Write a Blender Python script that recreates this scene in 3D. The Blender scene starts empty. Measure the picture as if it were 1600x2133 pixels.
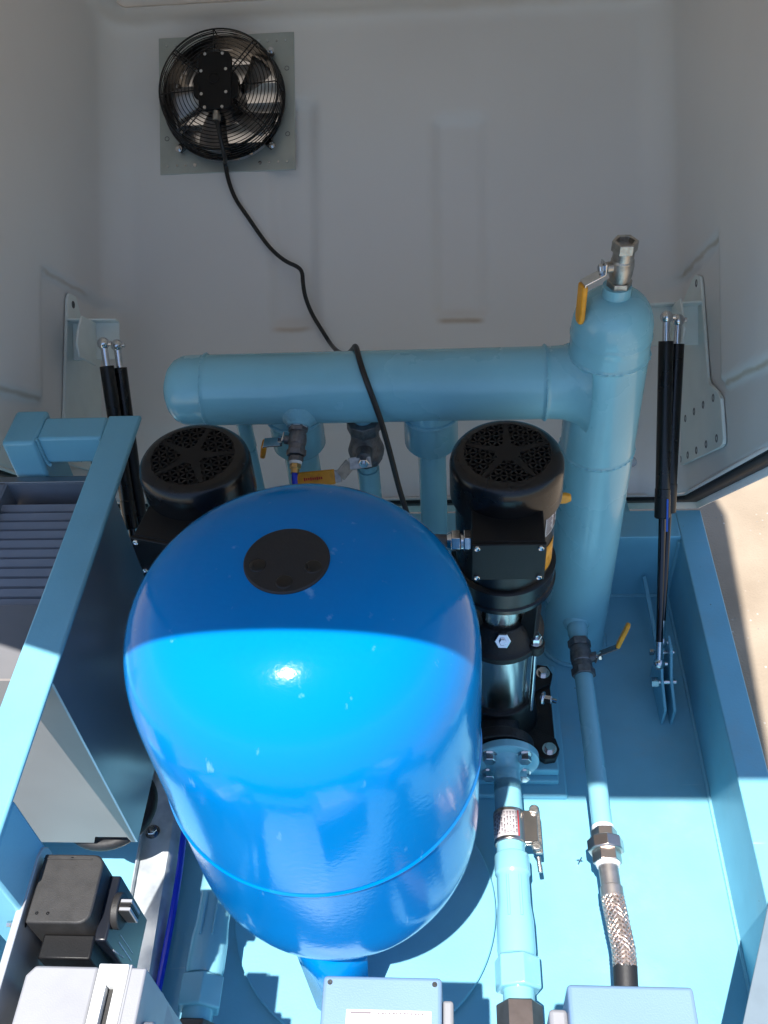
import bpy, bmesh, math, random
import numpy as np
from mathutils import Vector, Matrix
random.seed(4)
R_ = math.radians

# ------------------------------------------------------------------ camera
CAM_H = 1.5
FPX = 2018.0
def _unit(a): return a / np.linalg.norm(a)
_dn = _unit(np.array([176.0, 1982.5, FPX]))            # straight down, in camera axes (x right, y down, z ahead)
_fw = np.array([125.0, -2066.5, FPX]); _fw = _unit(_fw - _fw.dot(_dn) * _dn)
ROT = np.array([np.cross(_fw, -_dn), _fw, -_dn])
sc = bpy.context.scene
cd = bpy.data.cameras.new("Camera"); cam = bpy.data.objects.new("Camera", cd); sc.collection.objects.link(cam)
cd.sensor_fit = 'HORIZONTAL'; cd.sensor_width = 36; cd.lens = FPX / 1600 * 36
cd.clip_start = 0.02; cd.clip_end = 600
cx_, cy_, cz_ = ROT @ np.array([1, 0, 0]), ROT @ np.array([0, -1, 0]), ROT @ np.array([0, 0, -1])
cam.matrix_world = Matrix(((cx_[0], cy_[0], cz_[0], 0), (cx_[1], cy_[1], cz_[1], 0), (cx_[2], cy_[2], cz_[2], CAM_H), (0, 0, 0, 1)))
sc.camera = cam
sc.render.resolution_x = 768; sc.render.resolution_y = 1024

# ------------------------------------------------------------------ light
SUN = Vector((-0.10, -0.33, 1.0)).normalized()
w = bpy.data.worlds.new("World"); sc.world = w; w.use_nodes = True
nt = w.node_tree; bg = nt.nodes['Background']
sky = nt.nodes.new('ShaderNodeTexSky'); sky.sky_type = 'NISHITA'; sky.sun_disc = False
sky.sun_elevation = math.asin(SUN.z); sky.sun_rotation = math.atan2(SUN.x, SUN.y)
sky.air_density = 1.0; sky.dust_density = 0.4; sky.ozone_density = 1.6
nt.links.new(sky.outputs[0], bg.inputs[0]); bg.inputs[1].default_value = 0.11
ld = bpy.data.lights.new("Sun", 'SUN'); ld.energy = 5.0; ld.angle = R_(0.53); ld.color = (1.0, 0.965, 0.91)
sun = bpy.data.objects.new("Sun", ld); sc.collection.objects.link(sun)
sun.rotation_euler = SUN.to_track_quat('Z', 'Y').to_euler(); sun.location = (-1, -3, 8)
sc.view_settings.view_transform = 'Standard'; sc.view_settings.look = 'None'
sc.view_settings.exposure = 0.88; sc.view_settings.gamma = 1; sc.view_settings.use_curve_mapping = False

# ------------------------------------------------------------------ measuring helpers (photo pixel -> point on a real plane)
def ray(px, py): return ROT @ np.array([px - 800, py - 1066.5, FPX])
def onz(px, py, z): d = ray(px, py); t = (z - CAM_H) / d[2]; return Vector((d[0]*t, d[1]*t, z))
def ony(px, py, y): d = ray(px, py); t = y / d[1]; return Vector((d[0]*t, y, CAM_H + d[2]*t))
def onx(px, py, x): d = ray(px, py); t = x / d[0]; return Vector((x, d[1]*t, CAM_H + d[2]*t))
LO = Vector((0, 1.37, 0.14)); LA = R_(44.3)
LN = Vector((0, -math.sin(LA), math.cos(LA))); LB = Vector((0, math.cos(LA), math.sin(LA)))
def L(u, v, w_): return LO + Vector((u, 0, 0)) + LB * v + LN * w_
def lidpx(px, py, w_=0):
    d = Vector(ray(px, py)); o = Vector((0, 0, CAM_H)); P0 = LO + LN * w_
    t = (P0 - o).dot(LN) / d.dot(LN); return o + d * t

# ------------------------------------------------------------------ materials
MATS = {}
def mat(name, col, rough=0.5, metal=0.0, coat=0.0, noise=0.0, nscale=30, bump=0.0, bscale=200, rvar=0.0, spec=0.5, col2=None, aniso=None):
    if name in MATS: return MATS[name]
    m = bpy.data.materials.new(name); m.use_nodes = True; t = m.node_tree; b = t.nodes['Principled BSDF']
    b.inputs['Base Color'].default_value = (*col, 1); b.inputs['Roughness'].default_value = rough
    b.inputs['Metallic'].default_value = metal; b.inputs['Coat Weight'].default_value = coat; b.inputs['Coat Roughness'].default_value = 0.05
    b.inputs['Specular IOR Level'].default_value = spec
    tc = t.nodes.new('ShaderNodeTexCoord')
    def noise_node(scale, detail=4, vec=None):
        n = t.nodes.new('ShaderNodeTexNoise'); n.inputs['Scale'].default_value = scale; n.inputs['Detail'].default_value = detail
        t.links.new(vec or tc.outputs['Object'], n.inputs['Vector']); return n
    if noise or col2:
        n = noise_node(nscale); mx = t.nodes.new('ShaderNodeMix'); mx.data_type = 'RGBA'
        mx.inputs[6].default_value = (*col, 1)
        c2 = col2 or tuple(c * (1 - noise) for c in col); mx.inputs[7].default_value = (*c2, 1)
        rp = t.nodes.new('ShaderNodeMapRange'); rp.inputs[1].default_value = 0.42; rp.inputs[2].default_value = 0.68
        t.links.new(n.outputs[0], rp.inputs[0]); t.links.new(rp.outputs[0], mx.inputs[0]); t.links.new(mx.outputs[2], b.inputs['Base Color'])
    if rvar:
        n2 = noise_node(nscale * 0.6, 6); rr = t.nodes.new('ShaderNodeMapRange')
        rr.inputs[1].default_value = 0.3; rr.inputs[2].default_value = 0.7
        rr.inputs[3].default_value = max(0.02, rough - rvar); rr.inputs[4].default_value = rough + rvar
        t.links.new(n2.outputs[0], rr.inputs[0]); t.links.new(rr.outputs[0], b.inputs['Roughness'])
    if bump:
        if aniso:
            mp = t.nodes.new('ShaderNodeMapping'); mp.inputs['Scale'].default_value = aniso; t.links.new(tc.outputs['Object'], mp.inputs[0]); n3 = noise_node(bscale, 3, mp.outputs[0])
        else: n3 = noise_node(bscale, 3)
        bp = t.nodes.new('ShaderNodeBump'); bp.inputs['Strength'].default_value = bump; bp.inputs['Distance'].default_value = 0.002
        t.links.new(n3.outputs[0], bp.inputs['Height']); t.links.new(bp.outputs[0], b.inputs['Normal'])
    MATS[name] = m; return m
PAINT = mat('sky_blue_paint', (0.185, 0.475, 0.615), 0.38, noise=0.10, nscale=9, bump=0.12, bscale=260, rvar=0.10)
PAINT_G = mat('glossy_sky_blue_paint', (0.225, 0.52, 0.63), 0.25, coat=0.25, noise=0.10, nscale=7, bump=0.14, bscale=120, rvar=0.08)
WELD = mat('painted_weld', (0.21, 0.50, 0.62), 0.35, bump=0.8, bscale=500)
TANK = mat('tank_blue_enamel', (0.0, 0.20, 0.56), 0.12, coat=0.0, spec=0.15, noise=0.05, nscale=6, bump=0.10, bscale=150)
def add_scuffs(m):
    t = m.node_tree; b = t.nodes['Principled BSDF']; tc = t.nodes.new('ShaderNodeTexCoord')
    v = t.nodes.new('ShaderNodeTexNoise'); v.inputs['Scale'].default_value = 55; v.inputs['Detail'].default_value = 8
    mp = t.nodes.new('ShaderNodeMapping'); mp.inputs['Scale'].default_value = (1, 1, 0.25); t.links.new(tc.outputs['Object'], mp.inputs[0]); t.links.new(mp.outputs[0], v.inputs['Vector'])
    r = t.nodes.new('ShaderNodeMapRange'); r.inputs[1].default_value = 0.67; r.inputs[2].default_value = 0.76; r.inputs[4].default_value = 0.5
    t.links.new(v.outputs[0], r.inputs[0])
    mx = t.nodes.new('ShaderNodeMix'); mx.data_type = 'RGBA'; src = b.inputs['Base Color'].links[0].from_socket
    t.links.new(src, mx.inputs[6]); mx.inputs[7].default_value = (0.25, 0.5, 0.75, 1); t.links.new(r.outputs[0], mx.inputs[0]); t.links.new(mx.outputs[2], b.inputs['Base Color'])
add_scuffs(TANK)
BLACK = mat('black_enamel', (0.006, 0.006, 0.007), 0.28, coat=0.0, spec=.45, noise=0.3, nscale=20, bump=0.05, bscale=300, rvar=0.08)
BLACKM = mat('black_matt', (0.006, 0.006, 0.007), 0.45, spec=.3, noise=0.2, bump=0.1, bscale=500)
CAST = mat('black_cast_iron', (0.007, 0.007, 0.008), 0.42, spec=.4, noise=0.3, bump=0.5, bscale=420)
RUBBER = mat('black_rubber', (0.012, 0.012, 0.014), 0.6, bump=0.2)
PLASTIC = mat('black_plastic', (0.03, 0.028, 0.027), 0.55, noise=0.35, nscale=60, bump=0.15, bscale=700)
STEEL = mat('stainless_steel', (0.60, 0.58, 0.55), 0.24, 1.0, noise=0.12, nscale=25, bump=0.06, bscale=90, rvar=0.07, aniso=(1, 1, 12))
CHROME = mat('zinc_plated_steel', (0.66, 0.68, 0.70), 0.16, 1.0, noise=0.15, nscale=80)
GALV = mat('galvanised_steel', (0.62, 0.66, 0.68), 0.46, 0.75, col2=(0.42, 0.46, 0.50), nscale=26, rvar=0.12)
NICKEL = mat('cast_stainless_valve', (0.50, 0.47, 0.43), 0.36, 1.0, noise=0.3, nscale=120, bump=0.3, bscale=500)
DARKN = mat('dark_cast_valve', (0.20, 0.20, 0.21), 0.45, 0.8, noise=0.3, nscale=120, bump=0.5, bscale=450)
BRASS = mat('brass', (0.60, 0.40, 0.18), 0.3, 1.0)
YELLOW = mat('yellow_vinyl', (0.85, 0.37, 0.02), 0.42, noise=0.25, nscale=70)
BLUEHOSE = mat('blue_hose', (0.005, 0.03, 0.55), 0.35)
GRP = mat('white_fibreglass', (0.82, 0.785, 0.755), 0.55, col2=(0.76, 0.725, 0.70), nscale=1.6, bump=0.12, bscale=60, rvar=0.08)
WHITE = mat('white_powder_coat', (0.82, 0.87, 0.83), 0.5, noise=0.08, nscale=12)
WHITEB = mat('white_plastic', (0.80, 0.80, 0.78), 0.4, noise=0.05)
GREYP = mat('grey_plastic', (0.30, 0.30, 0.315), 0.45, noise=0.08, nscale=18, bump=0.1, bscale=600)
GREYB = mat('blue_grey_plastic', (0.18, 0.285, 0.42), 0.42, noise=0.06, nscale=10, bump=0.15, bscale=600)
DUCT = mat('grey_sheet_metal', (0.30, 0.30, 0.31), 0.33, 0.9, noise=0.15, nscale=8, rvar=0.1, bump=0.03, bscale=50)
GRILLE = mat('grey_painted_louvre', (0.20, 0.22, 0.26), 0.42, noise=0.12, nscale=15)
TAPE = mat('thread_tape', (0.72, 0.76, 0.78), 0.6, bump=0.5, bscale=300)
PAPER = mat('label_paper', (0.55, 0.51, 0.52), 0.4)
INK = mat('label_ink', (0.20, 0.17, 0.18), 0.5)
RED = mat('red_ink', (0.55, 0.02, 0.02), 0.5)
BLUEL = mat('blue_sticker', (0.01, 0.10, 0.55), 0.4)
GLASSW = mat('shutter_aluminium', (0.7, 0.72, 0.75), 0.28, 0.9, noise=0.1)  # light grey glossy metal of the outlet slats

def ground_mat():
    m = bpy.data.materials.new('dusty_concrete'); m.use_nodes = True; t = m.node_tree; b = t.nodes['Principled BSDF']; b.inputs['Roughness'].default_value = 0.9
    tc = t.nodes.new('ShaderNodeTexCoord')
    n = t.nodes.new('ShaderNodeTexNoise'); n.inputs['Scale'].default_value = 5; n.inputs['Detail'].default_value = 9; t.links.new(tc.outputs['Object'], n.inputs[0])
    r = t.nodes.new('ShaderNodeValToRGB'); r.color_ramp.elements[0].color = (0.27, 0.21, 0.15, 1); r.color_ramp.elements[1].color = (0.36, 0.29, 0.215, 1)
    r.color_ramp.elements[0].position = 0.3; r.color_ramp.elements[1].position = 0.7; t.links.new(n.outputs[0], r.inputs[0])
    v = t.nodes.new('ShaderNodeTexVoronoi'); v.inputs['Scale'].default_value = 55; t.links.new(tc.outputs['Object'], v.inputs[0])
    v2 = t.nodes.new('ShaderNodeTexNoise'); v2.inputs['Scale'].default_value = 9; t.links.new(tc.outputs['Object'], v2.inputs[0])
    s = t.nodes.new('ShaderNodeMapRange'); s.inputs[1].default_value = 0.16; s.inputs[2].default_value = 0.11; t.links.new(v.outputs['Distance'], s.inputs[0])
    s2 = t.nodes.new('ShaderNodeMapRange'); s2.inputs[1].default_value = 0.5; s2.inputs[2].default_value = 0.6; t.links.new(v2.outputs[0], s2.inputs[0])
    ml = t.nodes.new('ShaderNodeMath'); ml.operation = 'MULTIPLY'; t.links.new(s.outputs[0], ml.inputs[0]); t.links.new(s2.outputs[0], ml.inputs[1])
    mx = t.nodes.new('ShaderNodeMix'); mx.data_type = 'RGBA'; t.links.new(ml.outputs[0], mx.inputs[0]); t.links.new(r.outputs[0], mx.inputs[6])
    vr = t.nodes.new('ShaderNodeValToRGB'); vr.color_ramp.elements[0].color = (0.12, 0.10, 0.08, 1); vr.color_ramp.elements[1].color = (0.6, 0.55, 0.48, 1)
    t.links.new(v.outputs['Color'], vr.inputs[0]); t.links.new(vr.outputs[0], mx.inputs[7]); t.links.new(mx.outputs[2], b.inputs['Base Color'])
    n4 = t.nodes.new('ShaderNodeTexNoise'); n4.inputs['Scale'].default_value = 160; n4.inputs['Detail'].default_value = 6; t.links.new(tc.outputs['Object'], n4.inputs[0])
    bp = t.nodes.new('ShaderNodeBump'); bp.inputs['Strength'].default_value = 0.5; bp.inputs['Distance'].default_value = 0.004; t.links.new(n4.outputs[0], bp.inputs['Height']); t.links.new(bp.outputs[0], b.inputs['Normal'])
    return m

def worn_copy(src, name):
    m = src.copy(); m.name = name; t = m.node_tree; b = t.nodes['Principled BSDF']; tc = t.nodes.new('ShaderNodeTexCoord')
    cur = b.inputs['Base Color'].links[0].from_socket
    def layer(cur, fac, col):
        mx = t.nodes.new('ShaderNodeMix'); mx.data_type = 'RGBA'; t.links.new(fac, mx.inputs[0]); t.links.new(cur, mx.inputs[6]); mx.inputs[7].default_value = (*col, 1); return mx.outputs[2]
    def rng_(sock, a, b_, hi):
        n = t.nodes.new('ShaderNodeMapRange'); t.links.new(sock, n.inputs[0]); n.inputs[1].default_value = a; n.inputs[2].default_value = b_; n.inputs[4].default_value = hi; return n.outputs[0]
    n1 = t.nodes.new('ShaderNodeTexNoise'); n1.inputs['Scale'].default_value = 6; n1.inputs['Detail'].default_value = 9; n1.inputs['Roughness'].default_value = .7; t.links.new(tc.outputs['Object'], n1.inputs[0])
    cur = layer(cur, rng_(n1.outputs[0], .52, .75, .35), (.30, .36, .36))
    v = t.nodes.new('ShaderNodeTexVoronoi'); v.inputs['Scale'].default_value = 38; t.links.new(tc.outputs['Object'], v.inputs[0])
    n2 = t.nodes.new('ShaderNodeTexNoise'); n2.inputs['Scale'].default_value = 17; t.links.new(tc.outputs['Object'], n2.inputs[0])
    a = rng_(v.outputs['Distance'], .055, .035, 1); c = rng_(n2.outputs[0], .56, .60, .8); ml = t.nodes.new('ShaderNodeMath'); ml.operation = 'MULTIPLY'; t.links.new(a, ml.inputs[0]); t.links.new(c, ml.inputs[1])
    cur = layer(cur, ml.outputs[0], (.12, .12, .10))
    mp = t.nodes.new('ShaderNodeMapping'); mp.inputs['Scale'].default_value = (3, 60, 20); mp.inputs['Rotation'].default_value = (0, 0, .6); t.links.new(tc.outputs['Object'], mp.inputs[0])
    n3 = t.nodes.new('ShaderNodeTexNoise'); n3.inputs['Scale'].default_value = 2.2; n3.inputs['Detail'].default_value = 3; t.links.new(mp.outputs[0], n3.inputs[0])
    cur = layer(cur, rng_(n3.outputs[0], .72, .76, .35), (.55, .68, .72))
    t.links.new(cur, b.inputs['Base Color']); return m
PAINT_F = worn_copy(PAINT, 'worn_sky_blue_paint')
# ------------------------------------------------------------------ mesh helpers
def frame(a):
    a = Vector(a).normalized(); h = Vector((0, 0, 1)) if abs(a.z) < 0.9 else Vector((0, 1, 0))
    u = h.cross(a).normalized(); return u, a.cross(u).normalized(), a
class MB:
    def __init__(s): s.v = []; s.f = []
    def add(s, vs, fs):
        o = len(s.v); s.v += [Vector(x) for x in vs]; s.f += [[i + o for i in f] for f in fs]; return s
    def box(s, c, size, axes=None):
        c = Vector(c); X, Y, Z = [Vector(a) for a in (axes or ((1,0,0),(0,1,0),(0,0,1)))]
        hx, hy, hz = [k/2 for k in size]
        vs = [c + X*(i*hx) + Y*(j*hy) + Z*(k*hz) for k in (-1,1) for j in (-1,1) for i in (-1,1)]
        return s.add(vs, [(0,2,3,1),(4,5,7,6),(0,1,5,4),(2,6,7,3),(0,4,6,2),(1,3,7,5)])
    def span(s, a, b): return s.box([(p+q)/2 for p, q in zip(a, b)], [abs(q-p) for p, q in zip(a, b)])
    def lathe(s, c, axis, prof, n=32, cap0=True, cap1=True, rot=0):
        u, v, a = frame(axis); c = Vector(c); vs = []; fs = []
        for (h, r) in prof:
            for k in range(n):
                t = 2*math.pi*k/n + rot; vs.append(c + a*h + (u*math.cos(t) + v*math.sin(t))*r)
        m = len(prof)
        for i in range(m-1):
            for k in range(n): fs.append((i*n+k, i*n+(k+1)%n, (i+1)*n+(k+1)%n, (i+1)*n+k))
        if cap0: fs.append(tuple(range(n))[::-1])
        if cap1: fs.append(tuple((m-1)*n+k for k in range(n)))
        return s.add(vs, fs)
    def cyl(s, p0, p1, r0, r1=None, n=24, ch=0.0, rot=0):
        p0, p1 = Vector(p0), Vector(p1); l = (p1-p0).length; r1 = r0 if r1 is None else r1
        pr = [(0, r0-ch), (ch, r0), (l-ch, r1), (l, r1-ch)] if ch else [(0, r0), (l, r1)]
        return s.lathe(p0, p1-p0, pr, n, rot=rot)
    def hexa(s, p0, p1, r, ch=0.0008, rot=0): return s.cyl(p0, p1, r, n=6, ch=ch, rot=rot)
    def torus(s, c, axis, R, r, n=40, m=8):
        u, v, a = frame(axis); c = Vector(c); vs = []; fs = []
        for k in range(n):
            t = 2*math.pi*k/n; d = u*math.cos(t) + v*math.sin(t)
            for j in range(m):
                q = 2*math.pi*j/m; vs.append(c + d*(R + r*math.cos(q)) + a*(r*math.sin(q)))
        for k in range(n):
            for j in range(m): fs.append((k*m+j, ((k+1)%n)*m+j, ((k+1)%n)*m+(j+1)%m, k*m+(j+1)%m))
        return s.add(vs, fs)
    def tube(s, pts, r, n=12, smooth=0):
        pts = [Vector(p) for p in pts]
        for _ in range(smooth):
            q = [pts[0]]
            for a, b in zip(pts, pts[1:]): q += [a*0.75+b*0.25, a*0.25+b*0.75]
            pts = q + [pts[-1]]
        rr = r if isinstance(r, (list, tuple)) else [r]*len(pts)
        vs = []; fs = []; u = None
        for i, p in enumerate(pts):
            d = (pts[min(i+1, len(pts)-1)] - pts[max(i-1, 0)]).normalized()
            if u is None: u, vv, _ = frame(d)
            u = (u - d*u.dot(d)).normalized(); vv = d.cross(u)
            for k in range(n):
                t = 2*math.pi*k/n; vs.append(p + (u*math.cos(t) + vv*math.sin(t))*rr[i])
        for i in range(len(pts)-1):
            for k in range(n): fs.append((i*n+k, i*n+(k+1)%n, (i+1)*n+(k+1)%n, (i+1)*n+k))
        fs.append(tuple(range(n))[::-1]); fs.append(tuple((len(pts)-1)*n+k for k in range(n)))
        return s.add(vs, fs)
    def prism(s, poly, off):
        off = Vector(off); a = [Vector(p) for p in poly]; n = len(a)
        return s.add(a + [p+off for p in a], [tuple(range(n))[::-1], tuple(range(n, 2*n))] + [(i, (i+1)%n, n+(i+1)%n, n+i) for i in range(n)])
    def sphere(s, c, r, n=20, sc_=(1,1,1)):
        c = Vector(c); vs = []; fs = []; m = n//2
        for i in range(m+1):
            ph = math.pi*i/m
            for k in range(n):
                t = 2*math.pi*k/n; vs.append(c + Vector((math.sin(ph)*math.cos(t)*sc_[0], math.sin(ph)*math.sin(t)*sc_[1], math.cos(ph)*sc_[2]))*r)
        for i in range(m):
            for k in range(n): fs.append((i*n+k, (i+1)*n+k, (i+1)*n+(k+1)%n, i*n+(k+1)%n))
        return s.add(vs, fs)
    def build(s, name, m, parent=None, bevel=0.0, angle=35, kind=None, merge=True, label=None, segs=2):
        me = bpy.data.meshes.new(name); me.from_pydata([tuple(v) for v in s.v], [], s.f)
        bm = bmesh.new(); bm.from_mesh(me)
        if merge: bmesh.ops.remove_doubles(bm, verts=bm.verts, dist=1e-6)
        bmesh.ops.recalc_face_normals(bm, faces=bm.faces); bm.to_mesh(me); bm.free()
        me.materials.append(m)
        for p in me.polygons: p.use_smooth = True
        me.set_sharp_from_angle(angle=R_(angle))
        o = bpy.data.objects.new(name, me); sc.collection.objects.link(o)
        if parent:
            o.parent = parent
            root = parent
            off = Vector(parent['_w']) if '_w' in parent else Vector((0,0,0))
            if '_w' in parent: o.matrix_parent_inverse = Matrix.Translation(-off)
        if bevel:
            b = o.modifiers.new('bevel', 'BEVEL'); b.width = bevel; b.segments = segs; b.limit_method = 'ANGLE'; b.angle_limit = R_(40); b.harden_normals = False
        if kind: o['kind'] = kind
        if label: o['label'] = label
        return o
def thing(name, label, cat, loc, group=None):
    o = bpy.data.objects.new(name, None); o.empty_display_size = 0.05; sc.collection.objects.link(o); o.location = loc
    o['_w'] = tuple(loc); o['label'] = label; o['category'] = cat
    if group: o['group'] = group
    return o
def tag(o, label, cat, group=None):
    o['label'] = label; o['category'] = cat
    if group: o['group'] = group
    return o
def dup(root, shift, label, rotz=0):
    def cp(o, par):
        c = o.copy(); sc.collection.objects.link(c)
        if par is not None:
            mi = o.matrix_parent_inverse.copy(); c.parent = par; c.matrix_parent_inverse = mi
        for ch in list(o.children): cp(ch, c)
        return c
    r = cp(root, None); r.location = root.location + Vector(shift); r.rotation_euler.z += rotz; r['label'] = label
    return r

# ================================================================== SETTING: ground
GZ = -0.45
g = MB().add([(-60,-60,GZ),(60,-60,GZ),(60,60,GZ),(-60,60,GZ)], [(0,1,2,3)]).build('ground', ground_mat(), kind='structure')

# ================================================================== equipment tray
XR, XRO, YF, YFO, HW = 0.411, 0.458, 1.233, 1.302, 0.168
XL, XLO, YN = -0.72, -0.775, -0.35
tray = thing('equipment_tray', 'large pale blue steel skid tray that everything stands in', 'tray', (-0.15, 0.5, 0))
MB().span((XL, YN, -0.02), (XR, YF, 0)).build('floor_plate', PAINT_F, tray)
def wallbox(x0, y0, x1, y1, nm):
    MB().span((x0, y0, -0.36), (x1, y1, HW)).build(nm, PAINT_F, tray, bevel=0.002)
wallbox(XR, YN, XRO, YFO, 'side_wall'); wallbox(XLO, YN, XL, YFO, 'side_wall')
wallbox(XL, YF, XR, YFO, 'back_wall'); wallbox(XL, YN-0.06, XR, YN, 'front_wall')
m = MB()
m.tube([(XR-0.001, YN, 0.001), (XR-0.001, YF-0.001, 0.001)], 0.004, 8); m.tube([(XL, YF-0.001, 0.001), (XR, YF-0.001, 0.001)], 0.004, 8)
m.tube([(XR-0.002, YF-0.002, 0), (XR-0.002, YF-0.002, HW-.01)], 0.004, 8)
m.build('weld_seam', WELD, tray)
# hinge lugs between tray and canopy, skid beams under the tray
for x in (0.318, -0.50):
    MB().prism([(x-.02, YFO, .15), (x-.02, YFO+.09, .13), (x-.02, YFO+.09, .08), (x-.02, YFO, .03)], (0.035, 0, 0)).build('hinge_lug', PAINT, tray, bevel=.003)
for x in (-0.6, 0.3): MB().span((x-.04, YN, GZ), (x+.04, YFO-.02, -0.02)).build('skid_beam', PAINT, tray)
# round stand under the tank
disc = MB().lathe((-0.148, 0.605, 0.0), (0,0,1), [(0.012, 0.198), (0.014, 0.200), (0.018, 0.200), (0.0195, 0.1985)], 96).build('stand_plate', PAINT)
tag(disc, 'thin round pale blue base plate on the tray floor under the blue tank', 'base plate')

# ================================================================== canopy
CUL, CUR, CW, CT, CR_ = -0.715, 0.440, 1.722, 0.985, 0.07
CWL, CUM = 1.36, -0.40   # unseen front edge, slanted back at the left to place its cast shadow
can = thing('canopy', 'white fibreglass canopy lid tilted open above the machinery', 'canopy', LO)
def sstep(a, b, x):
    t = min(1, max(0, (x-a)/(b-a))); return t*t*(3-2*t)
def bump_rect(u, v, u0, u1, v0, v1, e):
    return sstep(u0-e, u0+e, u)*(1-sstep(u1-e, u1+e, u))*sstep(v0-e, v0+e, v)*(1-sstep(v1-e, v1+e, v))
path = []   # (u, w, nu, nw)  inward normals
def build_path(du=0.009):
    p = []; R = CR_
    n = int((CWL-R)/0.016)
    for i in range(n): p.append((CUL, CWL-(CWL-R)*i/n, 1, 0, 'L'))
    for i in range(9):
        t = math.pi/2*i/8; p.append((CUL+R-R*math.cos(t), R-R*math.sin(t), math.cos(t), math.sin(t), 'C'))
    n = int((CUR-CUL-2*R)/du)
    for i in range(1, n): p.append((CUL+R+(CUR-CUL-2*R)*i/n, 0, 0, 1, 'B'))
    for i in range(9):
        t = math.pi/2*i/8; p.append((CUR-R+R*math.sin(t), R-R*math.cos(t), -math.sin(t), math.cos(t), 'C'))
    n = int((CW-R)/0.012)
    for i in range(1, n+1): p.append((CUR, R+(CW-R)*i/n, -1, 0, 'R'))
    return p
P = build_path(); NV = 110
def rimv(w_): return 0.11*w_
vs = []; fs = []
for (u, w_, nu, nw, k) in P:
    v0 = rimv(w_); v1 = CT + 0.11*w_
    for j in range(NV+1):
        v = v0 + (v1-v0)*j/NV; d = 0.0
        rr = 0.045
        if v > v1-rr: q = (v-(v1-rr))/rr; d += rr*(1-math.sqrt(max(0, 1-q*q)))
        if k == 'B':
            d -= 0.016*bump_rect(u, v, -0.035, 0.060, 0.365, 0.755, 0.013)
            d -= 0.014*bump_rect(u, v, -0.365, -0.275, 0.355, 0.80, 0.013)
            d -= 0.006*(1-sstep(0.135, 0.160, v))
        if k in 'LRC':
            ww = w_ if k != 'C' else min(w_, .07)
            s = sstep(0.325, 0.350, w_) if k == 'R' or (k == 'C' and u > 0) else sstep(0.305, 0.335, w_)
            vt = 0.405 if u > 0 else .392
            lvl = max(sstep(vt, vt+.012, v), s*sstep(0.165, 0.180, v))
            fade = 1 if k != 'C' else abs(nu)
            d += (0.014*lvl - 0.0)*fade
        # slight waviness of a hand laid moulding
        d += 0.0012*math.sin(u*9+v*5)*math.sin(v*7+w_*6)
        vs.append(L(u+nu*d, v, w_+nw*d))
n = NV+1
for i in range(len(P)-1):
    for j in range(NV):
        if P[i][4] == 'B' and (P[i][0]+.452+.005)**2 + (rimv(0)+CT*(j+.5)/NV-.804)**2 < .112**2: continue
        fs.append((i*n+j, i*n+j+1, (i+1)*n+j+1, (i+1)*n+j))
shell = MB().add(vs, fs).build('shell', GRP, can, angle=60)
# orient normals outwards irrelevant; thickness outward
sol = shell.modifiers.new('thick', 'SOLIDIFY'); sol.thickness = 0.005; sol.offset = 0
# roof and front wall
rf = [L(uu, CT+.0015+.11*ww, ww) for uu, ww in ((CUL-.02, -.02), (CUR+.02, -.02), (CUR+.03, CW+.006), (CUM, CW+.006), (CUL-.03, CWL+.006))]
MB().prism(rf, LB*.006).build('roof_panel', GRP, can)
fwp = [L(CUL-.03, rimv(CW), CW), L(CUR+.03, rimv(CW), CW), L(CUR, CT+.11*CW, CW), L(CUL, CT+.11*CW, CW)]
def fpan(ua, wa, ub, wb):
    pts = [L(ua, rimv(wa), wa), L(ub, rimv(wb), wb), L(ub, CT+.11*wb, wb), L(ua, CT+.11*wa, wa)]
    return pts
MB().prism(fpan(CUL-.03, CWL, CUM, CW), LN*0.006).prism(fpan(CUM, CW, CUR+.03, CW), LN*0.006).build('front_panel', GRP, can)
# rubber seal and outer lip that follow the rim
rim = [(CUL, CW), (CUL, 0.02), (CUL+.02, 0), (CUR-.02, 0), (CUR, .02), (CUR, CW)]
def offs(k):  # outward offset of rim path
    return [(CUL-k, CWL), (CUL-k, 0.02-k), (CUL+.02-k, -k), (CUR-.02+k, -k), (CUR+k, .02-k), (CUR+k, CW)]
def strip(ra, rb, va, vb, name, m_, th):
    vs = []; A = offs(ra); B = offs(rb)
    for (a, b) in zip(A, B): vs += [L(a[0], rimv(max(0,a[1]))+va, a[1]), L(b[0], rimv(max(0,b[1]))+vb, b[1])]
    fs = [(2*i, 2*i+1, 2*i+3, 2*i+2) for i in range(len(A)-1)]
    o = MB().add(vs, fs).build(name, m_, can); s_ = o.modifiers.new('t', 'SOLIDIFY'); s_.thickness = th; s_.offset = 0; return o
strip(-0.003, 0.030, 0.000, -0.004, 'rim_flange', GRP, .005)
strip(0.001, 0.029, -0.006, -0.011, 'rubber_seal', RUBBER, .006)
strip(0.031, 0.034, 0.0, -0.026, 'outer_lip', GRP, .005)
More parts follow.
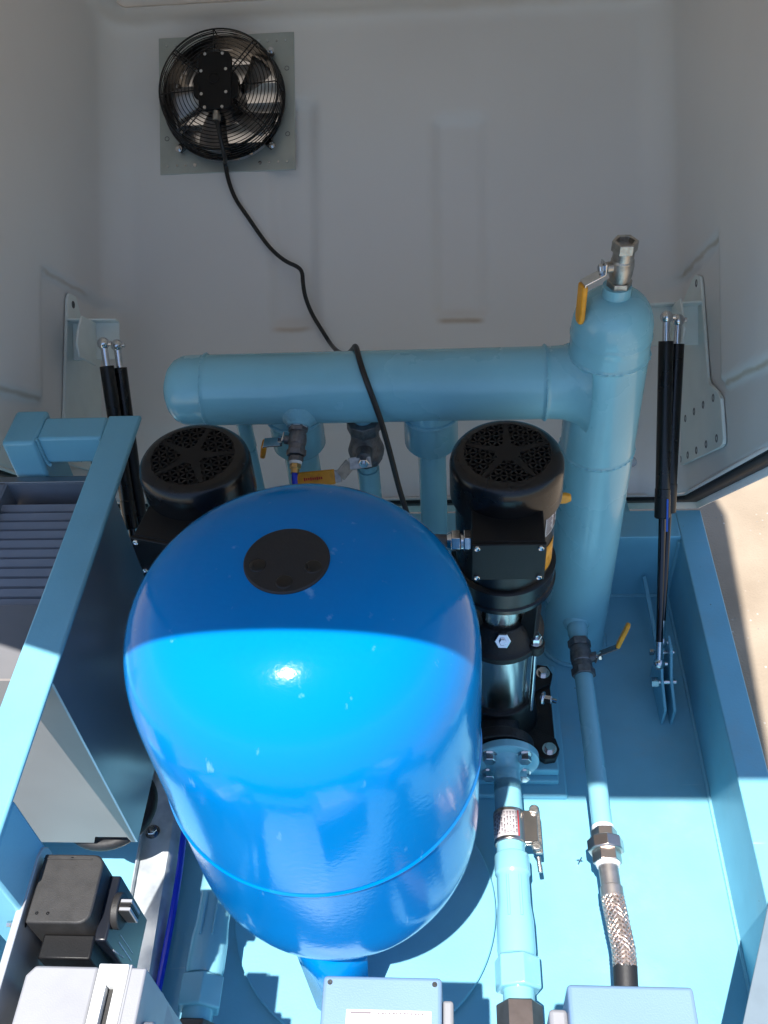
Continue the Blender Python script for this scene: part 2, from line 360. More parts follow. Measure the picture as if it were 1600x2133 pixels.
# brown mould marks at the pressings and along the moulded steps
def grp_stains(m):
    t = m.node_tree; b = t.nodes['Principled BSDF']; tc = t.nodes.new('ShaderNodeTexCoord')
    def M(op, a, b_=None, c=None):
        n = t.nodes.new('ShaderNodeMath'); n.operation = op
        for k, x in enumerate((a, b_, c)):
            if x is None: continue
            if isinstance(x, (int, float)): n.inputs[k].default_value = x
            else: t.links.new(x, n.inputs[k])
        return n.outputs[0]
    def dot(vec, off):
        n = t.nodes.new('ShaderNodeVectorMath'); n.operation = 'DOT_PRODUCT'; t.links.new(tc.outputs['Object'], n.inputs[0]); n.inputs[1].default_value = vec
        return M('ADD', n.outputs['Value'], off)
    nz = t.nodes.new('ShaderNodeTexNoise'); nz.inputs['Scale'].default_value = 14; nz.inputs['Detail'].default_value = 5; t.links.new(tc.outputs['Object'], nz.inputs[0])
    wob = M('MULTIPLY', M('SUBTRACT', nz.outputs[0], .5), .010)
    U = dot((1,0,0), 0); V = M('ADD', dot(tuple(LB), -LO.dot(LB)), wob); W = dot(tuple(LN), -LO.dot(LN))
    def soft(x, c, h, e):   # 1 inside |x-c|<h, soft edge e
        d = M('ABSOLUTE', M('SUBTRACT', x, c)); n = t.nodes.new('ShaderNodeMapRange'); n.interpolation_type = 'SMOOTHSTEP'
        t.links.new(d, n.inputs[0]); n.inputs[1].default_value = h+e; n.inputs[2].default_value = max(0, h-e); return n.outputs[0]
    def patch(*fs):
        r = fs[0]
        for f_ in fs[1:]: r = M('MULTIPLY', r, f_)
        return r
    wall = soft(W, 0, .03, .01)
    masks = [M('MULTIPLY', patch(soft(U, .013, .042, .012), soft(V, .352, .004, .005), wall), .9),
             M('MULTIPLY', patch(soft(U, -.325, .036, .015), soft(V, .343, .003, .007), wall), .7),
             M('MULTIPLY', patch(soft(V, .975, .006, .010), soft(W, 0, .08, .03)), .35),
             M('MULTIPLY', patch(soft(V, .411, .0015, .003), soft(W, .20, .14, .03), M('GREATER_THAN', U, .3)), .8),
             M('MULTIPLY', patch(soft(V, .172, .0015, .0035), soft(W, .60, .26, .02), M('GREATER_THAN', U, .3)), .9),
             M('MULTIPLY', patch(soft(V, .398, .0015, .003), soft(W, .22, .10, .03), M('LESS_THAN', U, -.6)), .6),
             M('MULTIPLY', patch(soft(V, .172, .002, .004), soft(W, .60, .28, .02), M('LESS_THAN', U, -.6)), .8)]
    tot = masks[0]
    for k in masks[1:]: tot = M('MAXIMUM', tot, k)
    tot = M('MULTIPLY', tot, M('ADD', M('MULTIPLY', nz.outputs[0], .7), .45))
    mx = t.nodes.new('ShaderNodeMix'); mx.data_type = 'RGBA'; t.links.new(tot, mx.inputs[0])
    t.links.new(b.inputs['Base Color'].links[0].from_socket, mx.inputs[6]); mx.inputs[7].default_value = (.50, .38, .26, 1)
    t.links.new(mx.outputs[2], b.inputs['Base Color'])
grp_stains(GRP)

# gusset plates on the side walls with screws
def gusset(side):
    U = (CUR-0.004) if side > 0 else (CUL+0.004); du = -side*0.004
    outline = [(-0.0, 0.340), (0.140, 0.387), (0.165, 0.390), (0.195, 0.380), (0.2015, 0.366), (0.2378, 0.195), (0.2498, 0.184), (0.300, 0.164), (0.3195, 0.151), (0.332, 0.085), (0.328, 0.076), (0.313, 0.072), (0.0, 0.054)]
    if side < 0: outline = [(0.0, .290), (.120, .325), (.165, .384), (.195, .384), (.2035, .372), (.232, .07), (0.0, .054)]
    pl = MB().prism([L(U, v, w_) for (w_, v) in outline], (du*1.5, 0, 0)).build('gusset_plate', WHITE, can, bevel=.0012)
    holes = [(0.174, 0.373), (0.276, 0.157), (0.210, 0.153), (0.145, 0.148), (0.078, 0.142), (0.294, 0.088), (0.226, 0.083), (0.158, 0.077), (0.093, 0.0725), (0.035, 0.068)]
    if side < 0: holes = [(.180, .366), (.205, .086), (.150, .082), (.095, .077), (.20, .14), (.145, .135)]
    for (w_, v) in holes:
        p = L(U+du*1.5, v, w_); MB().lathe(p, (-side, 0, 0), [(0, .0070), (.0008, .0066), (.0008, .0042), (-.0, .0040)], 16).build('rivet', DARKN, pl)
    # angle bracket which carries the strut balls: a shelf plate, an upright web
    Us = U+du*1.5; a = Us; b = Us - side*(0.115 if side > 0 else .088)
    m_ = MB(); m_.prism([L(a, .330, .180), L(b, .330, .180), L(b, .262, .180), L(a, .262, .180)], LN*0.004)
    m_.prism([L(a, .330, .184), L(b, .330, .184), L(b, .330, .200), L(a, .330, .214)], LB*0.004)
    m_.build('strut_bracket', WHITE, can, bevel=.001)
    xw = 0.383 if side > 0 else -0.664
    MB().prism([L(xw, .330, .184), L(xw, .330, .250), L(xw, .300, .268), L(xw, .275, .275), L(xw, .255, .262), L(xw, .250, .184)], (0.004, 0, 0)).build('bracket_web', WHITE, can, bevel=.001)
    return xw
gusset(1); gusset(-1)
# two bolts through the low back panel
for q in [(1318, 888), (1315, 962)]:
    p = lidpx(*q, -.006) + LN*.004
    b_ = MB(); b_.lathe(p, LN, [(0, .0105), (.0015, .010), (.0015, .006)], 20); b_.hexa(p + LN*.001, p + LN*.007, .0065); b_.cyl(p+LN*.006, p+LN*.011, .003)
    b_.build('bolt', CHROME, can)

# ================================================================== wall fan
FC = L(-0.452, 0.802, 0.0)
fan = thing('wall_fan', 'black caged axial fan on a square galvanised plate high on the canopy', 'fan', FC)
FU = Vector((1,0,0))
def F(a, b, c): return FC + FU*a + LB*b + LN*c
PLATE = mat('grey_zinc_plate', (0.50, 0.535, 0.505), 0.38, 0.55, noise=0.15, nscale=14, rvar=.08)
# plate with a round hole
def plate_with_hole():
    m_ = MB(); N = 64; H_ = 0.1385; R = 0.118; vs = []; 
    for k in range(N):
        t = 2*math.pi*k/N; c, s = math.cos(t), math.sin(t); q = H_/max(abs(c), abs(s))
        for (rr, z) in ((R, 0.006), (q, 0.006), (q, 0.003), (R, 0.003)):
            x, y = rr*c, rr*s
            vs.append(F(x, y, z))
    fs = []
    for k in range(N):
        a = 4*k; b = 4*((k+1) % N)
        for j in range(4): fs.append((a+j, b+j, b+(j+1)%4, a+(j+1)%4))
    return m_.add(vs, fs).build('mounting_plate', PLATE, fan, bevel=.0008, angle=30)
mp = plate_with_hole()
for sx in (-1, 1):
    for sy in (-1, 1):
        for k in range(4):
            p = F(sx*(0.122-.0185*k), sy*0.122, .0062); big = (k == 3)
            MB().lathe(p, LN, [(0, .0042 if big else .0026), (.0015, .0036 if big else .0022), (.0015, .0016)], 12).build('rivet', CHROME, mp)
        p = F(sx*0.1235, sy*0.066, .0062); MB().torus(p, LN, .0042, .0007, 20, 6).build('slot_hole', DARKN, mp)
MB().lathe(F(0,0,0), LN, [(-.045, .112), (.0, .112), (.012, .114), (.032, .121), (.035, .123), (.035, .119), (.012, .111)], 64, False, False).build('inlet_ring', BLACK, fan)
cage = MB(); cz = .080
for k in range(13): cage.torus(F(0,0,cz - 0.0*k), LN, .030+.0070*k, .0009, 64, 5)
for k in range(5): cage.torus(F(0,0,.036+.009*k), LN, .1185+.0005*(4-k), .0010, 64, 5)
for k in range(8):
    t = math.pi*k/4 + .07; c, s = math.cos(t), math.sin(t)
    for dt in ((-.004, .004) if k % 2 else (0,)):
        cage.tube([F(.028*c - dt*s, .028*s + dt*c, cz), F(.112*c - dt*s, .112*s + dt*c, cz), F(.118*c - dt*s, .118*s + dt*c, .072), F(.121*c - dt*s, .121*s + dt*c, .03)], .0013, 6)
cage.torus(F(0,0,.075), LN, .117, .002, 64, 6); cage.torus(F(0,0,.032), LN, .122, .0028, 64, 6)
cg = cage.build('wire_guard', BLACK, fan)
for k in range(4):
    t = math.pi/4 + math.pi/2*k; c, s = math.cos(t), math.sin(t)
    fo = MB().prism([F(.112*c - .008*s, .112*s+.008*c, .012), F(.136*c - .007*s, .136*s+.007*c, .012), F(.136*c+.007*s, .136*s-.007*c, .012), F(.112*c + .008*s, .112*s-.008*c, .012)], LN*.012).build('guard_foot', BLACK, cg, bevel=.002)
    b_ = MB(); b_.lathe(F(.1335*c, .1335*s, .024), LN, [(0,.0068),(.0015,.0066),(.0015,.0045)], 16); b_.cyl(F(.1335*c, .1335*s, .024), F(.1335*c, .1335*s, .031), .0042, n=16, ch=.0006); b_.build('bolt', CHROME, fan)
# motor with cover plate
mo = MB(); mo.cyl(F(0,0,.0), F(0,0,.094), .042, n=36, ch=.004); mo.build('motor', BLACK, fan)
def rrect(cx, cy, hx, hy, r, z, n=5):
    pts = []
    for (sx, sy, a0) in ((1,1,0),(-1,1,90),(-1,-1,180),(1,-1,270)):
        for i in range(n+1):
            a = R_(a0+90*i/n); pts.append(F(cx+sx*(hx-r)+r*math.cos(a), cy+sy*(hy-r)+r*math.sin(a), z))
    return pts
mo = MB(); mo.prism(rrect(0, .004, .032, .055, .012, .090), LN*.014); mo.prism(rrect(0, -.004, .044, .026, .014, .092), LN*.006)
mp2 = mo.build('motor_cover', BLACKM, fan, bevel=.0012)
MB().torus(F(-.002,.008,.104), LN, .010, .0012, 24, 6).build('cover_ring', BLACKM, mp2)
for (a, b) in ((-.018,.052),(.016,.052),(-.026,.020),(.022,.022),(-.026,-.024),(.022,-.022),(-.020,-.050),(.014,-.050)):
    MB().lathe(F(a, b+.002, .104), LN, [(0,.0034),(.0018,.0030),(.0018,.0014)], 12).build('screw', CHROME, mp2)
MB().hexa(F(0,-.058,.094), F(0,-.070,.094), .0085).cyl(F(0,-.052,.094), F(0,-.058,.094), .007).build('cable_gland', NICKEL, fan)
for k in range(5):
    t0 = 2*math.pi*k/5 + .5; vs = []; NN = 7
    for i in range(NN):
        r = .040 + (.108-.040)*i/(NN-1)
        for j in range(5):
            q = (j/4-.5)*(0.75-.15*i/(NN-1)) ; t = t0+q+.25*i/(NN-1)
            vs.append(F(r*math.cos(t), r*math.sin(t), .018 + .030*(j/4-.5)*(1-.3*i/NN)*-1))
    fs = [(i*5+j, i*5+j+1, (i+1)*5+j+1, (i+1)*5+j) for i in range(NN-1) for j in range(4)]
    o = MB().add(vs, fs).build('fan_blade', mat('dull_blade_metal', (.30,.28,.27), .35, .8, noise=.2), fan); s_ = o.modifiers.new('t', 'SOLIDIFY'); s_.thickness = .0015
# louvred outlet behind the blades
for k in range(6):
    b_ = -.10+.04*k; o = MB().prism([F(-.11, b_, -.052), F(.11, b_, -.052), F(.11, b_+.031, -.024), F(-.11, b_+.031, -.024)], LN*.0012).build('shutter_slat', GLASSW, fan)
# fan cable
CABLE = mat('black_cable', (0.010, 0.010, 0.011), 0.42)
cp = [F(0,-.066,.094), F(.006,-.10,.090), F(.012,-.14,.070)] + [lidpx(*q, .012) for q in [(468,335),(475,375),(490,415),(515,450),(540,487),(565,520),(595,545),(620,555),(630,566),(631,590),(636,620),(650,655),(672,690),(692,722)]]
def on_manifold(px, py, R=.0572, yc=1.123, zc=.618):
    d = Vector(ray(px, py)); ya, za = -yc, CAM_H - zc
    a = d.y**2 + d.z**2; b = 2*(d.y*ya + d.z*za); c = ya**2 + za**2 - R*R; dd = b*b-4*a*c
    t = (-b - math.sqrt(max(0, dd)))/(2*a); return Vector((d.x*t, d.y*t, CAM_H + d.z*t))
cp += [ony(708,736,1.36), ony(724,738,1.24), ony(735,729,1.18), ony(741,718,1.155)]
cp += [on_manifold(*q) for q in ((747,742),(753,764),(762,790),(774,822),(786,855))]
cp += [ony(798,890,1.058), ony(817,960,1.05), ony(832,1020,1.04), ony(850,1075,1.02), ony(868,1150,.98), Vector((-.14, .95, .1))]
tag(MB().tube(cp, .0042, 10, smooth=2).build('power_cable', CABLE), 'black cable hanging from the fan across the canopy and over the manifold', 'cable')

# ================================================================== manifold with vertical vessel
VX, VY, VR = 0.216, 1.123, 0.0555
man = thing('manifold', 'pale blue welded pipe manifold with an upright cylinder behind the pumps', 'manifold', (VX, VY, 0))
cap = [(0.0, .055), (0.004, VR+.002), (.010, VR)]
top = [(0.700, VR), (.703, VR+.0012), (.706, VR)] + [(.700+.012 + .052*math.sin(R_(a)), .020+(VR-.020)*math.cos(R_(a))) for a in range(0, 91, 10)] + [(.768, .0195), (.778, .019)]
MB().lathe((VX, VY, 0), (0,0,1), [(0, VR+.005), (.005, VR+.003), (.009, VR), (.012, VR), (.02, VR), (.47, VR), (.488, VR), (.49, VR), (.492, VR+.0015), (.495, VR+.0015), (.497, VR), (.499, VR), (.51, VR), (.65, VR), (.666, VR), (.668, VR), (.670, VR+.0015), (.673, VR+.0015), (.675, VR), (.677, VR), (.69, VR)] + top, 64).build('vertical_cylinder', PAINT_G, man, angle=50)
MX0 = -0.430; MZ = .618; MR = .0525
endc = [(.0, .010), (.003, .022), (.009, .036), (.018, .046), (.030, .0515), (.045, MR), (.060, MR), (.062, MR+.0015), (.066, MR+.0015), (.068, MR), (.070, MR), (.09, MR)]
MB().lathe((MX0, VY, MZ), (1,0,0), endc + [(.53, MR), (.553, MR), (.555, MR), (.557, MR+.002), (.561, MR+.002), (.563, MR), (.566, MR), (.585, MR+.001), (.606, MR+.008), (.618, MR+.020)], 64, cap1=False).build('horizontal_pipe', PAINT_G, man, angle=50)
def riser(x, rs, rp, zs, nm='riser_pipe', y=VY):
    MB().lathe((x, y, MZ-.03), (0,0,-1), [(0, rs), (MZ-.03-zs-.006, rs), (MZ-.03-zs, rs-.004), (MZ-.03-zs+.001, rp), (MZ-.03-.05, rp)], 40).build(nm, PAINT_G, man, angle=40)
    MB().torus((x, y, MZ-MR+.002), (0,0,1), rs+.001, .003, 32, 8).build('weld_bead', WELD, man)
riser(-.242, .041, .027, .505); riser(-.037, .041, .022, .505); riser(-.3225, .012, .011, .50); 
riser(-.139, .0150, .0145, .53)
MB().lathe((-.139, VY, .075), (0,0,1), [(0, .0178), (.38, .0178)], 32).build('drain_pipe', PAINT_G, man)
# saddle boss for the small gauge valve
gd = Vector((-.04, -.88, -.48)).normalized(); gp = Vector((-.226, VY, MZ)) + gd*(MR-.004)
MB().lathe(gp, gd, [(-.004, .030), (.002, .027), (.008, .019), (.013, .0165)], 32).build('welded_boss', WELD, man)
# lower outlet nozzle on the cylinder
MB().lathe((VX-.006, VY-VR+.006, .118), (0,-1,0), [(-.004, .024), (.004, .022), (.008, .0175), (.024, .0175), (.026, .016), (.042, .016)], 32).build('outlet_nozzle', PAINT_G, man, angle=40)

def bead(c, axis, R, r, seed):
    rnd = random.Random(seed); m_ = MB(); m_.torus(c, axis, R, r, 120, 6); ce = Vector(c)
    for k in range(120):
        f_ = rnd.uniform(.0, .0012) + .0006*math.sin(k*1.9)
        for j in range(6): i_ = k*6+j; d_ = (m_.v[i_]-ce).normalized(); m_.v[i_] = m_.v[i_] + d_*f_
    m_.build('weld_bead', WELD, man, angle=80)
bead((MX0+.064, VY, MZ), (1,0,0), MR, .0018, 1); bead((MX0+.559, VY, MZ), (1,0,0), MR+.0005, .0020, 2)
bead((VX, VY, .4935), (0,0,1), VR, .0016, 3); bead((VX, VY, .6715), (0,0,1), VR, .0016, 4); bead((VX, VY, .003), (0,0,1), VR+.003, .0045, 5)
# ---------------------------------------------------------------- ball valves
def ball_valve(C, A, S, H, s, label, body=NICKEL, lever=CHROME, length=.075, r=.0165, gl=.085, flat=True, drop=.0, tape=False):
    """C start, A flow axis, S stem direction, H grip direction"""
    A, S, H = Vector(A).normalized(), Vector(S).normalized(), Vector(H).normalized(); C = Vector(C)
    t = thing('ball_valve', label, 'valve', C, 'ball valves with yellow handles')
    l = length; b = MB()
    b.hexa(C, C+A*l*.20, r*1.12, .001); b.lathe(C+A*l*.20, A, [(0, r*.90), (l*.1, r*1.0), (l*.3, r*1.06), (l*.42, r*1.0), (l*.43, r*.93), (l*.60, r*.93)], 28)
    # open hexagonal end
    hx = C+A*l*.80; b.lathe(hx, A, [(0, r*1.14), (l*.2-.001, r*1.14), (l*.2, r*1.08), (l*.2, r*.80), (l*.10, r*.78)], 6, cap1=False); b.lathe(hx+A*l*.1, A, [(0, .0005), (0, r*.8)], 12, False, False)
    b.cyl(C+A*l*.5, C+A*l*.5+S*r*1.45, r*.50, n=16)
    b.build('valve_body', body, t, bevel=.0006)
    if tape: MB().lathe(C-A*.004, A, [(0, r*.95), (.006, r*1.05)], 20).build('thread_tape', TAPE, t)
    q = C+A*l*.5+S*r*1.45
    nb_ = MB(); nb_.cyl(q, q+S*.010, r*.26, n=12); nb_.hexa(q+S*.004, q+S*.010, r*.42); nb_.build('stem_nut', CHROME, t)
    side = H.cross(S).normalized()
    p0 = q+S*.003; p1 = p0+H*.006; p2 = p1 + H*.010 + S*.026; p3 = p2 + H*.006
    if drop: # lever leaves sideways first
        pass
    lv = MB(); wd = r*.62
    for (a, b2) in ((p0-H*.008, p1), (p1, p2), (p2, p3)):
        d = (b2-a).normalized(); nrm = side.cross(d).normalized(); c = (a+b2)/2
        lv.box(c, ((b2-a).length+.002, wd*2, .0022), (d, side, nrm))
    lv.build('lever', lever, t, bevel=.0006)
    d = H; nrm = side.cross(d).normalized(); c = p3 + H*(gl/2-.004)
    gp_ = []; hw = wd*1.05
    for i in range(7): gp_.append((hw*math.cos(R_(90-30*i)), gl/2 - hw*.6 + hw*.6*math.sin(R_(90-abs(90-30*i))) ))
    poly = [(-hw, -gl/2), (-hw, gl/2-.008), (-hw*.6, gl/2), (hw*.6, gl/2), (hw, gl/2-.008), (hw, -gl/2)]
    MB().prism([c + side*a + H*b2 - nrm*.0038 for a, b2 in poly], nrm*.0076).build('grip', YELLOW, t, bevel=.0024, segs=3)
    t['_grip'] = (tuple(c), tuple(nrm), tuple(side))
    return t, c, nrm, side
# vent valve on the cylinder
ball_valve((VX+.002, VY, .772), (0.02, 0, 1), (-1, -.25, 0), (-.02, -.12, -1), 1, 'bare steel ball valve with open top on the dome of the upright cylinder', length=.072, r=.0150, gl=.056)
# gauge valve on manifold front
gv, *_ = ball_valve(gp+gd*.012, gd, (-1, .1, 0.1), (-.25, .30, -1), 1, 'small ball valve slanting from the manifold with the blue hose below', length=.045, r=.0130, gl=.036, body=DARKN, tape=True)
q = gp+gd*.058
b_ = MB(); b_.hexa(q, q+gd*.008, .011); b_.build('bushing', DARKN, gv)
MB().lathe(q+gd*.008, gd, [(0,.0095),(.004,.0092)], 20).build('thread_tape', TAPE, gv)
b_ = MB(); b_.hexa(q+gd*.011, q+gd*.019, .0082); b_.cyl(q+gd*.019, q+gd*.026, .0062); b_.build('hose_fitting', BRASS, gv)
e = q+gd*.024
tag(MB().tube([e, e+gd*.012, e+Vector((0,-.012,-.03)), e+Vector((.002,-.012,-.10)), e+Vector((.002,-.01,-.3)), e+Vector((.03,.02,-.55))], .0042, 10, smooth=2).build('air_hose', BLUEHOSE), 'thin bright blue hose dropping from the small valve behind the tank', 'hose')
# drain valve in the thin riser: cast body with big flat handle
dv = thing('ball_valve', 'cast ball valve with wide yellow handle between the two thick riser pipes', 'valve', (-.141, VY, .455), 'ball valves with yellow handles')
b_ = MB(); c0 = Vector((-.139, VY, .474)); A = Vector((0,0,1))
b_.lathe(c0, A, [(0,.024),(.012,.026),(.014,.026)], 8); b_.lathe(c0+A*.012, A, [(0,.027),(.010,.0285),(.018,.026),(.030,.0225),(.048,.0215)], 28); b_.lathe(c0+A*.058, A, [(0,.0225),(.006,.0265),(.022,.026),(.024,.022)], 8)
b_.cyl(c0+A*.036, c0+A*.036+Vector((0,-.040,0)), .0125, n=20, ch=.001); b_.build('valve_body', DARKN, dv, bevel=.001)
st = c0+A*.036+Vector((0,-.040,0)); MB().hexa(st, st+Vector((0,-.010,0)), .0085).cyl(st, st+Vector((0,-.014,0)), .004).build('stem_nut', CHROME, dv)
lv = MB(); pts = [st+Vector((.010,-.003,0)), st+Vector((-.022,-.003,-.006)), st+Vector((-.036,-.020,-.014)), st+Vector((-.048,-.020,-.016))]
for a, b2 in zip(pts, pts[1:]):
    d = (b2-a).normalized(); sd = Vector((0,.62,.78)); sd = (sd-d*sd.dot(d)).normalized(); lv.box((a+b2)/2, ((b2-a).length+.002, .019, .003), (d, sd, d.cross(sd)))
lv.build('lever', NICKEL, dv, bevel=.0008)
d = Vector((-1,-.02,-.09)).normalized(); sd = Vector((0,.62,.78)); sd = (sd-d*sd.dot(d)).normalized(); nn = d.cross(sd); 
if nn.z < 0: nn = -nn
c = pts[-1] + d*.030
gr = MB().prism([c+d*a+sd*b2-nn*.003 for a, b2 in ((-.034,-.0115),(.028,-.0115),(.034,-.005),(.034,.005),(.028,.0115),(-.034,.0115))], nn*.006).build('grip', YELLOW, dv, bevel=.0024, segs=3)
rm = MB()
for i in range(9):
    hgt = .0035 if i % 3 else .0050; rm.box(c+nn*.0033+d*(.013-.0033*i)-sd*.0, (.0022, hgt, .0004), (d, sd, nn))
rm.build('red_lettering', RED, gr)
# valve on the riser behind the right pump: only its yellow grip tip shows
ball_valve((.099, 1.060, .458), (0,0,1), (0,-1,0), (1,0,0.1), 1, 'ball valve behind the right pump with just its yellow handle tip showing', length=.06, r=.014, gl=.05)

# ================================================================== outlet line from the cylinder
ox, oz = VX-.004, .112
NX = Vector((VX-.006, VY-VR-.036, .118))
ov, *_ = ball_valve(NX+Vector((0,.003,0)), (.03,-1,-.06), (1,-.10,.35), (.35,.35,.85), 1, 'dark ball valve low on the cylinder with upright yellow handle', body=DARKN, lever=DARKN, length=.072, r=.0180, gl=.045)
MB().lathe((ox, .975, .113), (0,-1,0), [(0,.0185),(.006,.0175),(.007,.014)], 28).build('thread_tape', TAPE, ov)
line = thing('outlet_pipe', 'straight pale blue pipe running forward from the low valve to the braided hose', 'pipe', (ox, .68, oz))
MB().tube([(ox, .976, .113), (ox+.002, .690, .106)], .0155, 32).build('pipe', PAINT_G, line)
MB().lathe((ox+.002, .696, .106), (0,-1,0), [(0,.0165),(.006,.017)], 24).build('thread_tape', TAPE, line)
un = thing('pipe_union', 'hexagonal stainless union joining the blue pipe to the braided hose', 'pipe union', (ox, .67, .106))
b_ = MB(); y0 = .690; z0 = .106; xx = ox+.003
b_.hexa((xx,y0,z0),(xx,y0-.015,z0), .0195); b_.lathe((xx,y0-.015,z0),(0,-1,0),[(0,.025),(.002,.027),(.018,.027),(.020,.025)], 8); b_.hexa((xx,y0-.034,z0),(xx,y0-.052,z0), .0215)
b_.build('nut', mat('pinkish_stainless', (.62,.52,.47), .3, 1.0, noise=.1, nscale=40), un, bevel=.001)
MB().lathe((xx,y0-.052,z0),(0,-1,0),[(0,.0185),(.005,.0165)], 24).build('thread_tape', TAPE, un)
# braided hose
hs = thing('braided_hose', 'braided stainless flexible hose with black end collar below the union', 'hose', (xx, .6, .1))
hp = [Vector((xx, y0-.056, z0)), Vector((xx+.001, y0-.098, z0)), Vector((xx+.004, y0-.13, z0-.001)), Vector((xx+.009, .54, z0-.003)), Vector((xx+.008, .51, z0-.006)), Vector((xx+.006,.47,z0-.02)), Vector((xx+.002,.40,z0-.06))]
MB().tube(hp[:2], .0145, 24).lathe(hp[1]-Vector((0,-.012,0)), (0,-1,0), [(0,.0145),(.002,.0165),(.016,.0165),(.018,.0150)], 24).build('ferrule', mat('crimped_ferrule', (.52,.47,.44), .42, .9, noise=.2, nscale=60), hs)
br = bpy.data.materials.new('steel_braid'); br.use_nodes = True; t = br.node_tree; b = t.nodes['Principled BSDF']
b.inputs['Metallic'].default_value = .9; b.inputs['Roughness'].default_value = .34; b.inputs['Base Color'].default_value = (.66,.55,.49,1)
# braid as real crossing strands
def hosept(s):
    k = len(hseg)-1; x = s*k; i = min(int(x), k-1); f = x-i; return hseg[i]*(1-f)+hseg[i+1]*f, (hseg[i+1]-hseg[i]).normalized()
hseg = [Vector((xx+.001, y0-.100, z0)), Vector((xx+.003, y0-.125, z0)), Vector((xx+.0055, y0-.15, z0-.001)), Vector((xx+.008, y0-.175, z0-.003)), Vector((xx+.0075, .495, z0-.006))]
MB().tube(hseg, .0140, 24).build('core', mat('dark_braid_core', (.10,.08,.075), .5, .6), hs)
strands = MB()
for sgn in (-1, 1):
    for k in range(12):
        pts = []
        for i in range(46):
            s = i/45; p, d = hosept(s); u = Vector((1,0,0)); u = (u-d*u.dot(d)).normalized(); v = d.cross(u)
            a = sgn*(s*7.5) + 2*math.pi*k/12; rr = .0150 + .0006*sgn*math.sin(a*8)
            pts.append(p + (u*math.cos(a)+v*math.sin(a))*rr)
        strands.tube(pts, .0016, 6)
strands.build('steel_braid', br, hs)
MB().tube([hosept(.97)[0], Vector((xx+.0065,.475,z0-.012)), Vector((xx+.005,.445,z0-.022)), Vector((xx, .38, z0-.04))], .0165, 24).build('end_collar', RUBBER, hs)

